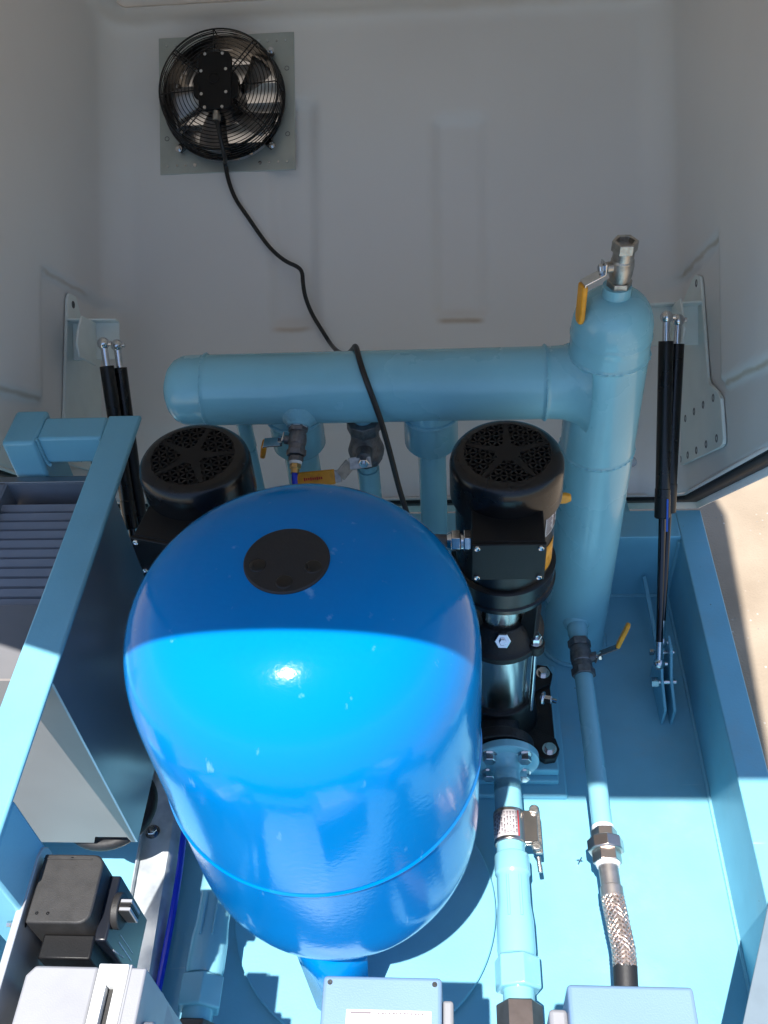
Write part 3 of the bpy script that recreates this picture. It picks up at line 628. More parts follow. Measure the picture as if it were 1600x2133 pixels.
# ================================================================== pumps
PX, PY = 0.066, 0.930
def pump(px, py):
    t = thing('vertical_pump', 'black vertical multistage pump with terminal box right of the blue tank', 'pump', (px, py, 0), 'vertical multistage pumps')
    C = Vector((px, py, 0)); Z = (0,0,1)
    # base foot
    m_ = MB(); z0 = .045
    for (sx, sy) in ((1,-1),(1,1),(-1,-1),(-1,1)):
        m_.prism([C+Vector((sx*.030, sy*.020, z0)), C+Vector((sx*.095, sy*.055, z0)), C+Vector((sx*.100, sy*.075, z0)), C+Vector((sx*.092, sy*.092, z0)), C+Vector((sx*.075, sy*.095, z0)), C+Vector((sx*.020, sy*.060, z0))], (0,0,.016))
    m_.prism([C+Vector((sx, sy, z0)) for sx, sy in ((-.094,-.08),(.094,-.08),(.094,.08),(-.094,.08))], (0,0,.010))
    m_.lathe(C, Z, [(z0, .070), (z0+.03, .066), (.105, .060), (.130, .062), (.136, .060)], 48)
    m_.cyl(C+Vector((0,-.10,.095)), C+Vector((0,.10,.095)), .034, n=32); m_.cyl(C+Vector((0,-.105,.095)), C+Vector((0,-.085,.095)), .055, n=40, ch=.002); m_.cyl(C+Vector((0,.105,.095)), C+Vector((0,.085,.095)), .055, n=40, ch=.002)
    bs = m_.build('base_casting', CAST, t, bevel=.002)
    for (sx, sy) in ((1,-1),(1,1),(-1,-1),(-1,1)):
        p = C+Vector((sx*.083, sy*.076, z0+.016)); MB().lathe(p, Z, [(0,.012),(.002,.012),(.002,.007)], 20).hexa(p, p+Vector((0,0,.010)), .0085).build('foot_bolt', CHROME, bs)
    p = C+Vector((.070,-.012,.115)); MB().hexa(p, p+Vector((.018,-.006,.004)), .007).cyl(p+Vector((.016,-.005,.004)), p+Vector((.026,-.009,.005)), .004).torus(p+Vector((.004,0,0)), (1,-.3,.1), .009, .003, 16, 8).build('drain_plug', CHROME, bs)
    MB().lathe(C, Z, [(.136,.0535),(.283,.0535)], 64).build('stainless_sleeve', mat('brushed_sleeve', (.62,.62,.60), .22, 1.0, bump=.05, bscale=80, aniso=(8,8,.3), noise=.08), t)
    for a in (35, 145, 215, 325):
        d = Vector((math.cos(R_(a)), -math.sin(R_(a)), 0))*.0625; MB().cyl(C+d+Vector((0,0,.12)), C+d+Vector((0,0,.30)), .0045, n=12).build('tie_rod', CHROME, t)
    m_ = MB(); m_.lathe(C, Z, [(.283,.060),(.285,.066),(.298,.067),(.300,.064),(.305,.058),(.326,.050),(.336,.042),(.338,.032)], 48)
    for a in (35, 145, 215, 325):
        d = Vector((math.cos(R_(a)), -math.sin(R_(a)), 0)); m_.cyl(C+d*.0625+Vector((0,0,.283)), C+d*.0625+Vector((0,0,.304)), .014, n=20, ch=.0015)
        s_ = d.cross(Vector(Z)); m_.prism([C+d*.030-s_*.006+Vector((0,0,.30)), C+d*.062-s_*.006+Vector((0,0,.30)), C+d*.064-s_*.006+Vector((0,0,.40)), C+d*.050-s_*.006+Vector((0,0,.40))], s_*.012)
    hd = m_.build('pump_head', CAST, t, bevel=.0012)
    for a in (35, 145, 215, 325):
        d = Vector((math.cos(R_(a)), -math.sin(R_(a)), 0))*.0625; p = C+d+Vector((0,0,.304)); MB().lathe(p, Z, [(0,.011),(.002,.011)], 20).hexa(p+Vector((0,0,.002)), p+Vector((0,0,.013)), .0088).cyl(p, p+Vector((0,0,.020)), .0045).build('nut', CHROME, hd)
    dirp = Vector((-.02,-.80,.60)).normalized(); p = C+Vector((.0,-.048,.326)); MB().hexa(p, p+dirp*.012, .0125, .0015).hexa(p+dirp*.010, p+dirp*.019, .0055).build('vent_plug', CHROME, hd)
    MB().lathe(C, Z, [(.330,.036),(.418,.036)], 36).build('coupling_guard', STEEL, t)
    m_ = MB(); m_.lathe(C, Z, [(.416,.060),(.418,.0755),(.426,.0760),(.428,.0735),(.430,.0735),(.458,.0745),(.460,.072),(.463,.066)], 64)
    m_.build('motor_flange', BLACK, t, angle=30)
    m_ = MB(); m_.lathe(C, Z, [(.445,.0675),(.590,.0675)], 64)
    m_.build('motor_body', BLACK, t)
    FR = .0745
    mm = MB(); mm.lathe(C, Z, [(.588,.0690),(.590,FR),(.640,FR),(.648,FR-.0018),(.654,FR-.006),(.6575,FR-.012),(.6585,FR-.019)], 72, cap0=False, cap1=False)
    # vented end: a ring, triangular lattice ribs over a dark recess
    r0 = FR-.019; zt = .6585
    mm.lathe(C+Vector((0,0,zt-.003)), Z, [(.003, r0), (0, r0), (0, r0-.001)], 72, False, False)
    cov = mm.build('fan_cover', BLACK, t, angle=40)
    mm = MB()
    rib = .0013
    def bar(a, b):
        a, b = Vector(a), Vector(b); d = (b-a).normalized(); s_ = d.cross(Vector(Z)); mm.box((a+b)/2, ((b-a).length, rib*2, .0028), (d, s_, Z))
    step = .0125; zz = zt-.0012
    for ang in (0, 60, 120):
        d = Vector((math.cos(R_(ang)), math.sin(R_(ang)), 0)); s_ = d.cross(Vector(Z))
        for k in range(-5, 6):
            o_ = k*step*.866; 
            if abs(o_) < r0:
                h = math.sqrt(r0*r0-o_*o_); bar(C+s_*o_-d*h+Vector((0,0,zz)), C+s_*o_+d*h+Vector((0,0,zz)))
    for k in range(5):   # solid spokes and hub
        a = R_(90+72*k); d = Vector((math.cos(a), math.sin(a), 0)); s_ = d.cross(Vector(Z))
        mm.prism([C+s_*.007+Vector((0,0,zt-.0031)), C+d*r0+s_*.0022+Vector((0,0,zt-.0031)), C+d*r0-s_*.0022+Vector((0,0,zt-.0031)), C-s_*.007+Vector((0,0,zt-.0031))], (0,0,.0036))
    mm.cyl(C+Vector((0,0,zt-.0032)), C+Vector((0,0,zt+.0006)), .0165, n=32)
    mm.build('vent_grille', BLACKM, cov)
    mm = MB(); mm.cyl(C+Vector((0,0,.60)), C+Vector((0,0,.640)), .012, n=16)
    for k in range(9):
        a = 2*math.pi*k/9; d = Vector((math.cos(a), math.sin(a), 0)); s_ = d.cross(Vector(Z)); mm.box(C+d*.032+Vector((0,0,.627)), (.045,.002,.022), (d, s_, Z))
    mm.build('cooling_impeller', BLACKM, cov)
    MB().lathe(C+Vector((0,0,.602)), Z, [(0,.004),(0,.066)], 32, False, False).build('motor_end', BLACKM, cov)
    # terminal box
    tb = MB(); fy = -.115; hz0, hz1 = .548, .603
    x0, x1 = -.047, .044
    tb.prism([C+Vector((x0, fy+.006, hz0-.006)), C+Vector((x0, fy+.006, hz1+.004)), C+Vector((x0+.0, -.060, hz1+.010)), C+Vector((x0, -.040, hz1-.004)), C+Vector((x0, -.040, hz0-.010))], (x1-x0, 0, 0))
    tbo = tb.build('terminal_box', BLACKM, t, bevel=.002)
    MB().span((px+x0-.001, py+fy, hz0-.007), (px+x1+.001, py+fy+.006, hz1+.005)).build('box_lid', BLACKM, tbo, bevel=.0015)
    for sx in (x0+.006, x1-.006):
        for zz_ in (hz0-.001, hz1-.001):
            p = C+Vector((sx, fy, zz_)); MB().lathe(p, (0,-1,0), [(0,.0042),(.002,.0038),(.0025,.003),(.0012,.0016)], 14).build('screw', CHROME, tbo)
    p = C+Vector((x0, -.075, .573)); gl_ = MB(); gl_.hexa(p, p-Vector((.010,0,0)), .015); gl_.cyl(p-Vector((.010,0,0)), p-Vector((.014,0,0)), .012); gl_.hexa(p-Vector((.014,0,0)), p-Vector((.026,0,0)), .0145); gl_.lathe(p-Vector((.026,0,0)), (-1,0,0), [(0,.013),(.006,.010)], 20)
    gl_.build('cable_gland', CHROME, tbo, bevel=.0008)
    # rating plate and warning sticker, thin curved sheets
    def sticker(a0, a1, za, zb, rr, nm, m_, par):
        vs = []; NN = 14
        for i in range(NN+1):
            a = R_(a0+(a1-a0)*i/NN); d = Vector((math.cos(a), math.sin(a), 0))*rr; vs += [C+d+Vector((0,0,za)), C+d+Vector((0,0,zb))]
        o = MB().add(vs, [(2*i, 2*i+1, 2*i+3, 2*i+2) for i in range(NN)]).build(nm, m_, par); s_ = o.modifiers.new('t','SOLIDIFY'); s_.thickness = .0003; return o
    rp = sticker(-42, -8, .545, .587, .0680, 'rating_plate', PAPER, t)
    for k in range(9):
        for j in range(2): sticker(-40+15*j, -28+13*j-(k*7 % 5), .549+.004*k, .5506+.004*k, .0684, 'print_line', INK, rp)
    ws = sticker(-36, -14, .472, .520, .0680, 'warning_sticker', YELLOW, t)
    sticker(-12, -2, .472, .520, .0680, 'white_sticker', PAPER, t)
    return t
pr = pump(PX, PY)
pl = dup(pr, (-.412, .004, 0), 'black vertical multistage pump mostly hidden behind the blue tank, on its left', R_(-14))
for ch_ in list(pl.children):
    if ch_.name.startswith('terminal_box'):
        for g_ in list(ch_.children):
            if g_.name.startswith('cable_gland'): bpy.data.objects.remove(g_)
q_ = Vector((PX-.047-.026-.006, PY-.075, .573))
tag(MB().tube([q_+Vector((.004,0,0)), q_+Vector((-.03,.004,-.002)), q_+Vector((-.07,.03,-.02)), q_+Vector((-.10,.06,-.09)), q_+Vector((-.11,.08,-.30)), q_+Vector((-.12,.10,-.56))], .0085, 14, smooth=2).build('conduit', mat('grey_conduit', (.10,.09,.09), .55, bump=.6, bscale=250)), 'grey flexible conduit from the right pump terminal box, passing behind the tank', 'conduit')
# pump plinths
for i, x in enumerate((PX, PX-.412)):
    pl_ = thing('pump_plinth', ('stepped pale blue plinth under the right pump' if i == 0 else 'stepped pale blue plinth under the left pump, behind the tank'), 'plinth', (x, PY, 0), 'pump plinths')
    MB().span((x-.11, .795, 0), (x+.112, 1.06, .012)).build('base_plate', PAINT, pl_, bevel=.004)
    MB().span((x-.10, .815, .012), (x+.098, 1.05, .026)).build('middle_plate', PAINT, pl_, bevel=.003)
    MB().span((x-.10, .825, .026), (x+.098, 1.04, .044)).build('top_plate', PAINT, pl_, bevel=.003)

# suction lines
def suction(x):
    t = thing('suction_pipe', 'pale blue suction pipe with flange running forward from the right pump', 'pipe', (x, .65, .095), 'suction pipes')
    z = .095; yf = .822
    MB().cyl((x,yf,z),(x,yf-.014,z), .0525, n=48, ch=.0015).build('flange', PAINT_G, t)
    MB().lathe((x,yf-.014,z),(0,-1,0),[(0,.034),(.004,.029),(.010,.024),(.016,.0212),(.018,.0212),(.052,.0212)], 40, cap1=False).lathe((x,yf-.05,z),(0,-1,0),[(0,.0212),(.14,.0212)], 40).build('pipe', PAINT_G, t)
    for a in (45,135,225,315):
        p = Vector((x+.039*math.cos(R_(a)), yf-.014, z+.039*math.sin(R_(a)))); MB().lathe(p,(0,-1,0),[(0,.0125),(.0015,.0125)], 20).hexa(p, p+Vector((0,-.014,0)), .0105).build('flange_bolt', CHROME, t)
    m_ = MB(); m_.lathe((x+.001,.655,z),(0,-1,0),[(0,.0225),(.003,.0255),(.005,.0262),(.030,.0262),(.034,.0240),(.036,.0238),(.075,.0240),(.100,.0268),(.140,.0272),(.148,.026),(.150,.024)], 40)
    m_.build('check_valve_body', PAINT_G, t, bevel=.003, angle=25)
    for dx in (-.008, .010): MB().tube([(x+dx, .615, z+.0232), (x+dx, .555, z+.0262)], .0020, 8).build('casting_rib', PAINT_G, t)
    m_ = MB(); m_.hexa((x+.001,.505,z),(x+.001,.462,z), .0325, .002, rot=.3); m_.build('hex_nut', PAINT_G, t, bevel=.0015)
    MB().cyl((x+.001,.462,z),(x+.001,.43,z), .0215, n=32).build('threaded_nipple', PAINT_G, t)
    MB().hexa((x+.001,.445,z),(x+.001,.33,z), .031, .002).build('hose_nut', mat('brown_malleable_iron', (.16,.13,.12), .4, .8, noise=.2, nscale=60), t)
    return t
s1 = suction(.075)
s2 = dup(s1, (-.437, -.035, 0), 'pale blue suction pipe in shadow left of the blue tank')
# repair clamp on the right suction pipe
cl = thing('pipe_clamp', 'stainless repair clamp with printed label on the right suction pipe', 'clamp', (.075, .68, .095))
b_ = MB(); b_.lathe((.075,.722,.095),(0,-1,0),[(0,.0222),(.001,.0240),(.052,.0240),(.053,.0222)], 48)
b_.box((.104,.696,.103), (.026,.052,.004)); b_.box((.104,.696,.094), (.026,.052,.004)); cb = b_.build('band', mat('clamp_band', (.55,.50,.46), .28, 1.0, noise=.1, nscale=30), cl, bevel=.001)
b_ = MB(); b_.box((.117,.690,.098), (.010,.068,.006))
for yy in (.722, .664): b_.cyl((.113,yy,.090),(.113,yy,.108), .0045, n=14); b_.lathe((.113,yy,.104),(0,0,1),[(0,.0078),(.004,.0078),(.006,.0062),(.006,.0030)], 18)
b_.cyl((.115,.650,.100),(.117,.628,.096), .0035, n=12); b_.build('lock_bolt', NICKEL, cl, bevel=.0005)
def cyl_sheet(x, z, r, y0, y1, a0, a1, nm, m_, par):
    vs = []
    for i in range(9):
        a = R_(a0+(a1-a0)*i/8); vs += [(x+r*math.cos(a), y0, z+r*math.sin(a)), (x+r*math.cos(a), y1, z+r*math.sin(a))]
    o = MB().add(vs, [(2*i,2*i+1,2*i+3,2*i+2) for i in range(8)]).build(nm, m_, par); s_ = o.modifiers.new('t','SOLIDIFY'); s_.thickness = .0002; return o
lab = cyl_sheet(.075,.095,.0244,.716,.675, 175, 62, 'label', PAPER, cb)
random.seed(7)
for k in range(10):
    a = 165-10.5*k; yy = .713
    while yy > .680:
        l = random.uniform(.002,.008); cyl_sheet(.075,.095,.0247, yy, max(.678,yy-l), a, a-5.5, 'print_mark', INK, lab); yy -= l+random.uniform(.001,.004)
cyl_sheet(.075,.095,.0247,.716,.675, 61, 57, 'red_line', RED, lab)

# ================================================================== blue tank
TX, TY, TR = -0.162, 0.608, 0.187
tank = thing('pressure_tank', 'big glossy blue pressure tank with round black cap, in front of the pumps', 'tank', (TX, TY, 0))
def dome(z0, h, r, n=26, up=1, p=2.75):
    out = []
    for i in range(n+1):
        t = (math.pi/2)*i/n; out.append((z0 + up*h*math.sin(t)**(2/p)*1.0, r*math.cos(t)**(2/p) if i < n else 0.0005))
    return out
ZT = .644; HT = .172
pro = dome(.361, .190, TR-.001, up=-1, p=2.5)[::-1] + [(.370, TR-.001), (.484, TR-.0005), (.4895, TR-.0005), (.490, TR-.0005), (.4915, TR+.0016), (.4935, TR+.0020), (.4955, TR+.0016), (.497, TR), (.4975, TR), (.505, TR), (.56, TR), (.62, TR)] + dome(ZT, HT, TR)
MB().lathe((TX, TY, 0), (0,0,1), pro, 128, angle if False else True).build('shell', TANK, tank, angle=70)
MB().lathe((TX, TY, ZT+HT-.0035), (0,0,1), [(0,.0415),(.0035,.0415),(.0048,.040),(.0050,.020),(.0050,.0005)], 64).build('cap', RUBBER, tank)
capo = tank.children[-1]
for a in (-20, -88, -165):
    MB().sphere((TX+.028*math.cos(R_(a)), TY+.028*math.sin(R_(a)), ZT+HT+.0012), .0085, 20, (1,1,.22)).build('cap_boss', BLACK, capo)
for k, a in enumerate((-93, 27, 147)):
    d = Vector((math.cos(R_(a)), math.sin(R_(a)), 0)); s_ = Vector((-d.y, d.x, 0)); c = Vector((TX, TY, 0))
    m_ = MB(); r0, r1 = .135, .150
    m_.add([c+d*r0-s_*.050+Vector((0,0,.29)), c+d*(r0+.02)+Vector((0,0,.29)), c+d*r0+s_*.050+Vector((0,0,.29)), c+d*r1-s_*.036+Vector((0,0,.021)), c+d*(r1+.022)+Vector((0,0,.021)), c+d*r1+s_*.036+Vector((0,0,.021))], [(0,1,4,3),(1,2,5,4)])
    o = m_.build('leg', TANK, tank, angle=20); q = o.modifiers.new('t','SOLIDIFY'); q.thickness = .004

# ================================================================== gas struts
def strut(a, b, label, split=.44, rc=.0122, rr=.0060):
    a, b = Vector(a), Vector(b); d = (b-a).normalized(); l = (b-a).length
    t = thing('gas_strut', label, 'gas strut', a, 'gas struts holding the canopy')
    for p, s_ in ((a, 1), (b, -1)):
        m_ = MB(); m_.sphere(p, .0105, 20); m_.lathe(p, d*s_, [(.006,.0065),(.012,.0062),(.040,.0062)], 16); m_.cyl(p+Vector((-.009,0,0)), p+Vector((.014,0,0)), .004, n=12); m_.build('ball_end', CHROME, t)
    sp = a+d*l*split
    MB().cyl(a+d*.035, sp, rr, n=16).build('rod', mat('dark_chrome_rod', (.05,.05,.055), .12, 1.0), t)
    MB().lathe(sp-d*.004, d, [(0,rc-.001),(.002,rc+.0008),(.050,rc+.0008),(.051,rc),(l*(1-split)-.035, rc)], 28).build('cylinder', BLACK, t)
    return t
st1 = strut((.345,1.000,.098), (.346,1.352,.568), 'gas strut nearest the upright cylinder, inner one of the right pair')
st2 = strut((.352,1.035,.112), (.372,1.375,.545), 'outer gas strut of the right pair, beside the riveted gusset plate', split=.42)
o = MB().box(st1.location*0.56+Vector((.346,1.352,.568))*.44 + Vector((.0055,-.009,.01)), (.003,.001,.055), ((1,0,0), Vector((0,-.80,.60)), Vector((0,.60,.80)))).build('blue_label', BLUEL, st1)
strut((-.548,1.000,.098), (-.600,1.345,.550), 'gas strut on the left, nearer one of the left pair')
strut((-.545,1.035,.112), (-.586,1.365,.531), 'gas strut on the left, partly hidden behind its nearer twin')
sb = thing('strut_anchor', 'blue forked anchor bracket on the tray floor holding the right strut pair', 'bracket', (.36,.97,0))
for dx in (-.004, .012):
    MB().prism([(.356+dx,.940,.0),(.356+dx,.940,.045),(.353+dx,.985,.075),(.351+dx,1.015,.120),(.351+dx,1.045,.120),(.353+dx,1.045,.0)], (.005,0,0)).build('fork_plate', PAINT, sb, bevel=.0015)
MB().hexa((.333,.985,.065),(.346,.985,.065), .0095).cyl((.345,.985,.065),(.376,.985,.065), .0045).build('bolt', CHROME, sb)
MB().cyl((.336,1.03,.09),(.376,1.03,.09), .004).hexa((.334,1.03,.09),(.342,1.03,.09), .006).build('bolt', CHROME, sb)
MB().prism([onz(1338,1205,.06), onz(1345,1203,.06), onz(1372,1345,.02), onz(1364,1345,.02)], (0,0,.006)).build('rib', PAINT, sb)
sb2 = dup(sb, (-.905,0,0), 'blue forked anchor bracket on the tray floor holding the left strut pair')
sb['group'] = sb2['group'] = 'strut anchors'

# ================================================================== left frame, radiator box, controls
fr = thing('support_frame', 'pale blue square tube frame over the grey louvred box', 'frame', (-.49,.75,0))
ZB = .605; BX0, BX1 = -.5115, -.462
MB().span((BX0,.395,ZB-.008),(BX1,1.085,ZB)).span((BX0,.475,ZB-.045),(BX0+.006,1.03,ZB-.0085)).build('side_rail', PAINT, fr, bevel=.004)
MB().span((-.607,1.036,ZB-.049),(BX0,1.084,ZB-.0005)).build('cross_rail', PAINT, fr, bevel=.004)
MB().span((-.657,1.026,0),(-.607,1.10,ZB+.0008)).build('post', PAINT, fr, bevel=.005)
MB().tube([(-.6065,1.0355,ZB-.001),(-.606,1.0350,ZB-.02),(-.6065,1.0352,ZB-.034),(-.604,1.035,ZB-.05),(-.600,1.035,ZB-.052)],.0028,8,smooth=1).tube([(BX0-.002,1.035,ZB-.003),(BX0+.001,1.034,ZB-.02),(BX0-.002,1.035,ZB-.045)],.0022,8).build('weld_tab', WELD, fr)
MB().span((BX0,.3955,0),(BX1-.001,.474,ZB-.0088)).build('front_post', PAINT, fr, bevel=.004)
# louvred box
rb = thing('louvred_box', 'grey sheet metal cooler box with horizontal louvres beneath the blue frame', 'cooler', (-.57,.78,0))
BZ = .545; x0, x1, y0b, y1b = -.78, -.466, .622, 1.02
gy0, gy1 = .775, 1.004
MB().span((x0,gy1+.0032,BZ-.01),(-.51,y1b,BZ)).build('top_border', DUCT, rb, bevel=.001)
MB().span((x0,y0b+.004,BZ-.01),(x1-.004,gy0,BZ)).build('top_panel', mat('grey_painted_sheet', (.17,.17,.18), .5, noise=.12, nscale=12), rb, bevel=.001)
MB().span((x0,gy0,BZ-.01),(-.665,gy1,BZ-.0002)).build('top_border', GRILLE, rb)
MB().span((-.665,gy0,BZ-.045),(-.661,gy1,BZ-.001)).span((-.665,gy1,BZ-.045),(-.51,gy1+.003,BZ-.001)).build('grille_well', GRILLE, rb)
NS = 11
for k in range(NS):
    yy = gy0+.004+(gy1-gy0-.052)*k/(NS-1)
    MB().prism([(-.661,yy,BZ-.021),(-.661,yy+.004,BZ-.0135),(-.661,yy+.0135,BZ-.009),(-.661,yy+.0166,BZ-.013),(-.661,yy+.0166,BZ-.030),(-.661,yy+.016,BZ-.030),(-.661,yy+.0158,BZ-.0145),(-.661,yy+.013,BZ-.0105),(-.661,yy+.004,BZ-.0155),(-.661,yy,BZ-.0235)], (.151,0,0)).build('louvre_slat', GRILLE, rb)
MB().span((-.661,gy0,BZ-.06),(-.51,gy1,BZ-.05)).build('core', BLACKM, rb)
SHEET = mat('reflective_grey_sheet', (.30,.35,.42), .28, .5, noise=.1, nscale=6, bump=.03, bscale=30)
MB().prism([(x1,y0b,.190),(x1,y0b,ZB-.0095),(x1,.925,ZB-.0095),(x1,.925,.19)], (-.003,0,0)).build('side_sheet', SHEET, rb)
# front face with an arched cut-out at its foot
arch = [(x0,y0b,ZB-.0095),(x1-.003,y0b,ZB-.0095),(x1-.003,y0b,.190)]
arch += [(-.475,y0b,.190),(-.478,y0b,.205)] + [(-.5-.03*math.cos(R_(a))+.005,y0b,.205+.012*math.sin(R_(a))) for a in (150,120,90,60,30)][0:0] + [(-.525,y0b,.205),(-.532,y0b,.186),(x0,y0b,.186)]
MB().prism(arch, (0,.003,0)).build('front_sheet', mat('warm_grey_sheet', (.28,.25,.235), .5, .25, noise=.12, nscale=5), rb)
MB().torus((-.53,.69,.165), (.0,.05,1), .062, .010, 40, 12).build('duct_ring', RUBBER, rb)
# steel channel on the floor
ch = thing('steel_channel', 'galvanised steel channel strip along the floor left of the tank', 'channel', (-.47,.65,0))
ca, cb2 = Vector((-.500,.86,0)), Vector((-.478,.40,0)); 
def chan(dx0, dx1, z0, z1): return [ca+Vector((dx0,0,z0)), ca+Vector((dx1,0,z1)), cb2+Vector((dx1,0,z1)), cb2+Vector((dx0,0,z0))]
MB().prism(chan(-.022,.028,.046,.046), (0,0,.003)).prism(chan(-.022,-.019,.0,.0), (0,0,.046)).prism(chan(.028,.040,.046,.030), (0,0,.003)).prism(chan(-.019,-.016,.049,.049),(0,0,.012)).build('channel', GALV, ch, bevel=.0008)
p = onz(318,1733,.05); MB().hexa(p, p+Vector((0,0,.008)), .0085).cyl(p, p+Vector((.004,-.004,.022)), .0038).lathe(p-Vector((0,0,.0005)), (0,0,1), [(0,.012),(.0015,.012)], 20).build('bolt', CHROME, ch)
tag(MB().tube([Vector((-.455,.86,.045)), Vector((-.447,.72,.042)), Vector((-.440,.63,.040)), Vector((-.4385,.50,.040)), Vector((-.44,.38,.04))], .0055, 10, smooth=2).build('blue_tube', BLUEHOSE), 'bright blue plastic tube running beside the galvanised channel', 'tube')

# bracket plate with the black controller and the grey switch box
bk = thing('mounting_bracket', 'bare stainless mounting plate standing left of the black switch box', 'bracket', (-.46,.39,0))
def rpl(pts, off, nm, m_, par, bevel=.001): return MB().prism(pts, off).build(nm, m_, par, bevel=bevel)
bx = -.4605
bp_ = [(bx,.205,.02),(bx,.205,.49),(bx,.215,.50),(bx,.455,.505),(bx,.467,.50),(bx,.473,.488),(bx,.473,.02)]
MB().prism(bp_, (-.008,0,0)).build('plate', mat('satin_steel_plate', (.62,.61,.60), .42, .6, noise=.1), bk, bevel=.0008)
p = Vector((bx,.388,.487)); MB().cyl(p, p-Vector((.020,0,0)), .0032, n=12).torus(p-Vector((.006,0,0)), (1,0,0), .0030, .0008, 14, 6).torus(p-Vector((.011,0,0)), (1,0,0), .0030, .0008, 14, 6).torus(p-Vector((.016,0,0)), (1,0,0), .0030, .0008, 14, 6).build('stud', CHROME, bk)
bc = thing('switch_box', 'dusty black plastic switch box with rotary knob, on the stainless plate', 'switch box', (-.42,.42,.4))
X0, X1, Y0, Y1, Z0, Z1 = -.4565, -.388, .385, .460, .392, .500
def boxpoly(x0, x1, y0, y1, r, z, n=5):
    pts = [(x0,y0,z)]
    for i in range(n+1): a = R_(-90+90*i/n); pts.append((x1-r+r*math.cos(a), y0+r+r*math.sin(a), z))
    for i in range(n+1): a = R_(90*i/n); pts.append((x1-r+r*math.cos(a), y1-r+r*math.sin(a), z))
    pts.append((x0,y1,z)); return pts
bo = MB().prism(boxpoly(X0,X1,Y0,Y1,.013,Z0), (0,0,Z1-Z0)).build('housing', PLASTIC, bc, bevel=.002)
MB().span((X0+.001,Y1-.0065,Z1-.0002),(X1-.014,Y1-.005,Z1+.0012)).build('seam', PLASTIC, bo)
for (a, b2) in ((.010,.010),(.022,.010),(.032,.070)): MB().torus((X0+a,Y0+b2,Z1+.0002),(0,0,1), .0012, .0006, 12, 6).build('screw_hole', BLACK, bo)
GB = mat('glossy_black_plastic', (.008,.010,.016), .30)
fcv = MB().span((X1-.002,Y0-.006,Z0-.045),(X1+.012,Y1-.010,Z1-.030)).build('front_cover', GB, bc, bevel=.002)
MB().span((X0+.012,Y0-.026,Z0-.06),(X1,Y0-.0005,Z1-.028)).build('lower_housing', BLACKM, bc, bevel=.002)
for k in range(7): MB().span((X0+.02,Y0-.028,Z0-.05+.012*k),(X1-.02,Y0-.026,Z0-.044+.012*k)).build('cooling_rib', BLACKM, bc)
kp = Vector((X1+.012, .414, .462)); kn = MB(); kn.cyl(kp, kp+Vector((.008,0,0)), .019, n=36, ch=.001); kno = kn.build('knob', PLASTIC, bc)
MB().box(kp+Vector((.014,0,0)), (.012,.013,.032)).build('knob_grip', PLASTIC, kno, bevel=.001)
for k in (-1,0,1): MB().box(kp+Vector((.0155,.0044*k,0)), (.012,.003,.034)).build('grip_rib', GREYP if k else BLACKM, kno)
tx = MB()
for k in range(7): tx.box(Vector((X1+.0122,.380+.001*k, .44-.006*k)), (.0004,.0012,.004))
tx.span((X1+.0120,.392,.375),(X1+.0124,.3935,.43)).span((X1+.0120,.400,.375),(X1+.0124,.4008,.43)); tx.build('printed_marks', PAPER, fcv)
gb = thing('grey_switch_box', 'pale grey isolator box with white slotted front in the near left corner', 'switch box', (-.39,.27,.3))
MB().prism([(a, b2, .30) for a, b2 in ((-.440,.20),(-.366,.20),(-.366,.343),(-.432,.343),(-.440,.333))], (0,0,.20)).build('housing', GREYP, gb, bevel=.003)
wf = MB(); wf.span((-.365,.20,.31),(-.3535,.345,.503)); wf.span((-.3535,.324,.31),(-.334,.345,.503)); wf.span((-.3535,.20,.31),(-.334,.258,.503)); wf.span((-.345,.258,.31),(-.334,.324,.503))
wfo = wf.build('white_frame', WHITEB, gb, bevel=.0015)
MB().span((-.3535,.258,.40),(-.345,.324,.492)).build('slot', PLASTIC, wfo)
MB().prism([(-.333,.20,.503),(-.333,.344,.503),(-.320,.344,.42),(-.305,.30,.30),(-.305,.20,.30)], (.002,0,0)).build('side_cover', GREYP, gb)
MB().prism([(-.334,.205,.502),(-.334,.342,.502),(-.334,.342,.31),(-.334,.205,.31)], (.018,0,0)).build('front_cover', GREYP, gb, bevel=.002)
kq = Vector((-.316,.285,.47)); MB().cyl(kq, kq+Vector((.012,0,0)), .016, n=28, ch=.002).build('knob', GREYP, gb); MB().box(kq+Vector((.018,0,0)), (.016,.011,.030)).build('knob_grip', WHITEB, gb, bevel=.002)

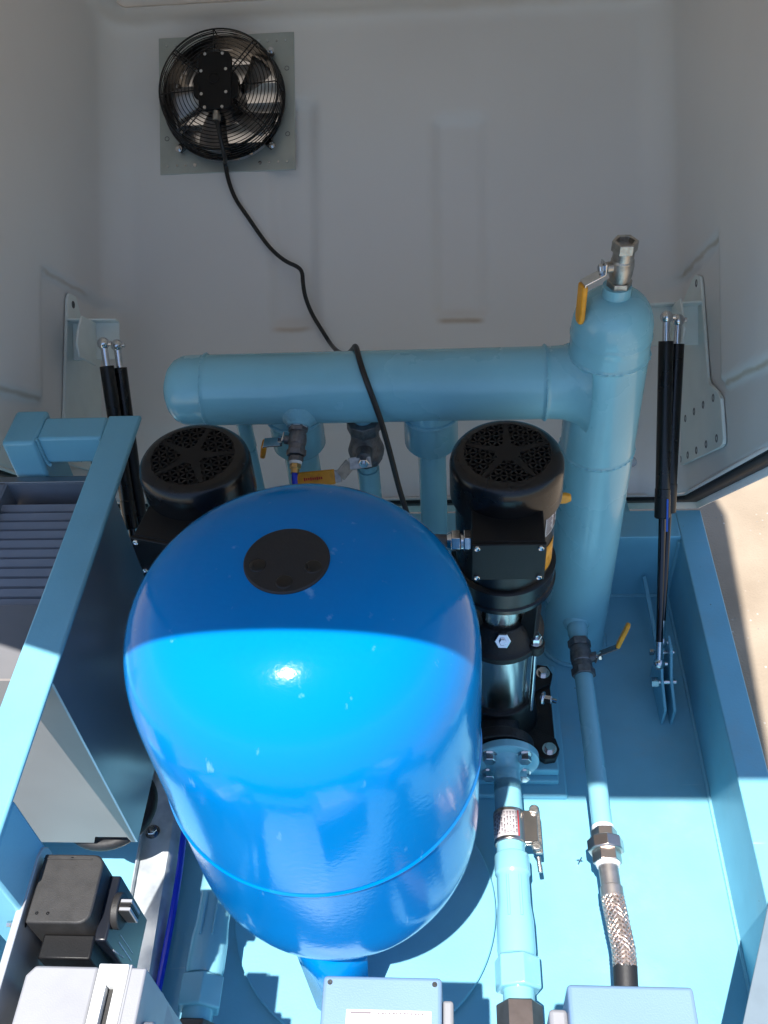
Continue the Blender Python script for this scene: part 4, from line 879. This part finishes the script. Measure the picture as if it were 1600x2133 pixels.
# boxes at the near edge, on an added unseen rail
def jbox(xa, xb, yt, label, side):
    t = thing('junction_box', label, 'junction box', ((xa+xb)/2, .25, .4), 'blue grey junction boxes along the near edge')
    bo = MB().span((xa,.17,.38),(xb,yt,.50)).build('housing', GREYB, t, bevel=.004, segs=3)
    if side > 0: MB().span((xb,.17,.37),(xb+.011,yt-.016,.485)).build('side_cover', GREYP, t, bevel=.003)
    else: MB().span((xa-.018,.17,.37),(xa,yt-.018,.485)).build('side_cover', GREYP, t, bevel=.004)
    return t, bo
j1, jb1 = jbox(-.137, -.020, .340, 'blue grey junction box with a white label, at the centre of the near edge', 1)
MB().span((-.112,.20,.5002),(-.030,.3085,.5012)).build('label', WHITEB, jb1, bevel=.0004)
MB().span((-.108,.3045,.5012),(-.088,.3065,.5015)).build('print_mark', INK, jb1)
pm = MB()
for k in range(14): pm.span((-.085+.0035*k, .3045, .5012), (-.0835+.0035*k+.0006*(k%3), .3062, .5015))
pm.build('print_mark', INK, jb1)
for (a_, b_) in ((-.130,.333),(-.027,.333)): MB().lathe((a_, b_, .4995), (0,0,1), [(0,.0028),(.0009,.0026),(.0009,.0014)], 12).build('screw', CHROME, jb1)
j2, jb2 = jbox(.101, .221, .337, 'blue grey junction box without a label, on the right of the near edge', -1)
MB().span((.115,.20,.5002),(.165,.3005,.5012)).build('label', WHITEB, jb2, bevel=.0004)
rail = MB().span((-.45,.14,.33),(.30,.19,.379)).span((.26,.14,0),(.30,.19,.33)).span((-.45,.14,0),(-.41,.19,.33)).build('added_shade_rail', PAINT, bevel=.003)  # unseen rail added to shade the near floor; it also carries the boxes
tag(rail, 'unseen pale blue rail added below the frame edge to cast shade and carry the junction boxes', 'rail')
# pale upright panel at the near right
npn = MB().prism([(.352,.30,0),(.352,.30,.30),(.40,.42,.34),(.408,.52,.30),(.408,.56,.175),(.408,.56,0.0)], (.004,0,0)) if False else None
o = thing('cover_panel', 'pale grey sheet panel leaning inside the right wall at the near corner', 'panel', (.38,.45,0))
a, b2, c2 = onz(1546,2133,.20), onz(1600,1875,.20), onz(1640,1990,.20)
MB().prism([onz(1541,2160,.17), onz(1602,1872,.17), onz(1680,1872,.17), onz(1700,2200,.17)], (0,0,.004)).build('panel', mat('shade_darkened_sheet', (.16,.21,.25), .5, noise=.1), o, bevel=.001)  # sheet colour darkened to stand in for shade over this corner
# small metal swarf on the floor
p = onz(1207,1795,0); tag(MB().torus(p+Vector((0,0,.002)), (0.2,1,.2), .0055, .0010, 14, 5).cyl(p+Vector((-.003,-.006,.0015)), p+Vector((.004,.006,.002)), .0012).build('metal_offcut', CHROME), 'tiny bright metal offcut lying on the sunlit tray floor', 'offcut')
for ob in bpy.data.objects:
    if '_w' in ob: del ob['_w']
    if '_grip' in ob: del ob['_grip']
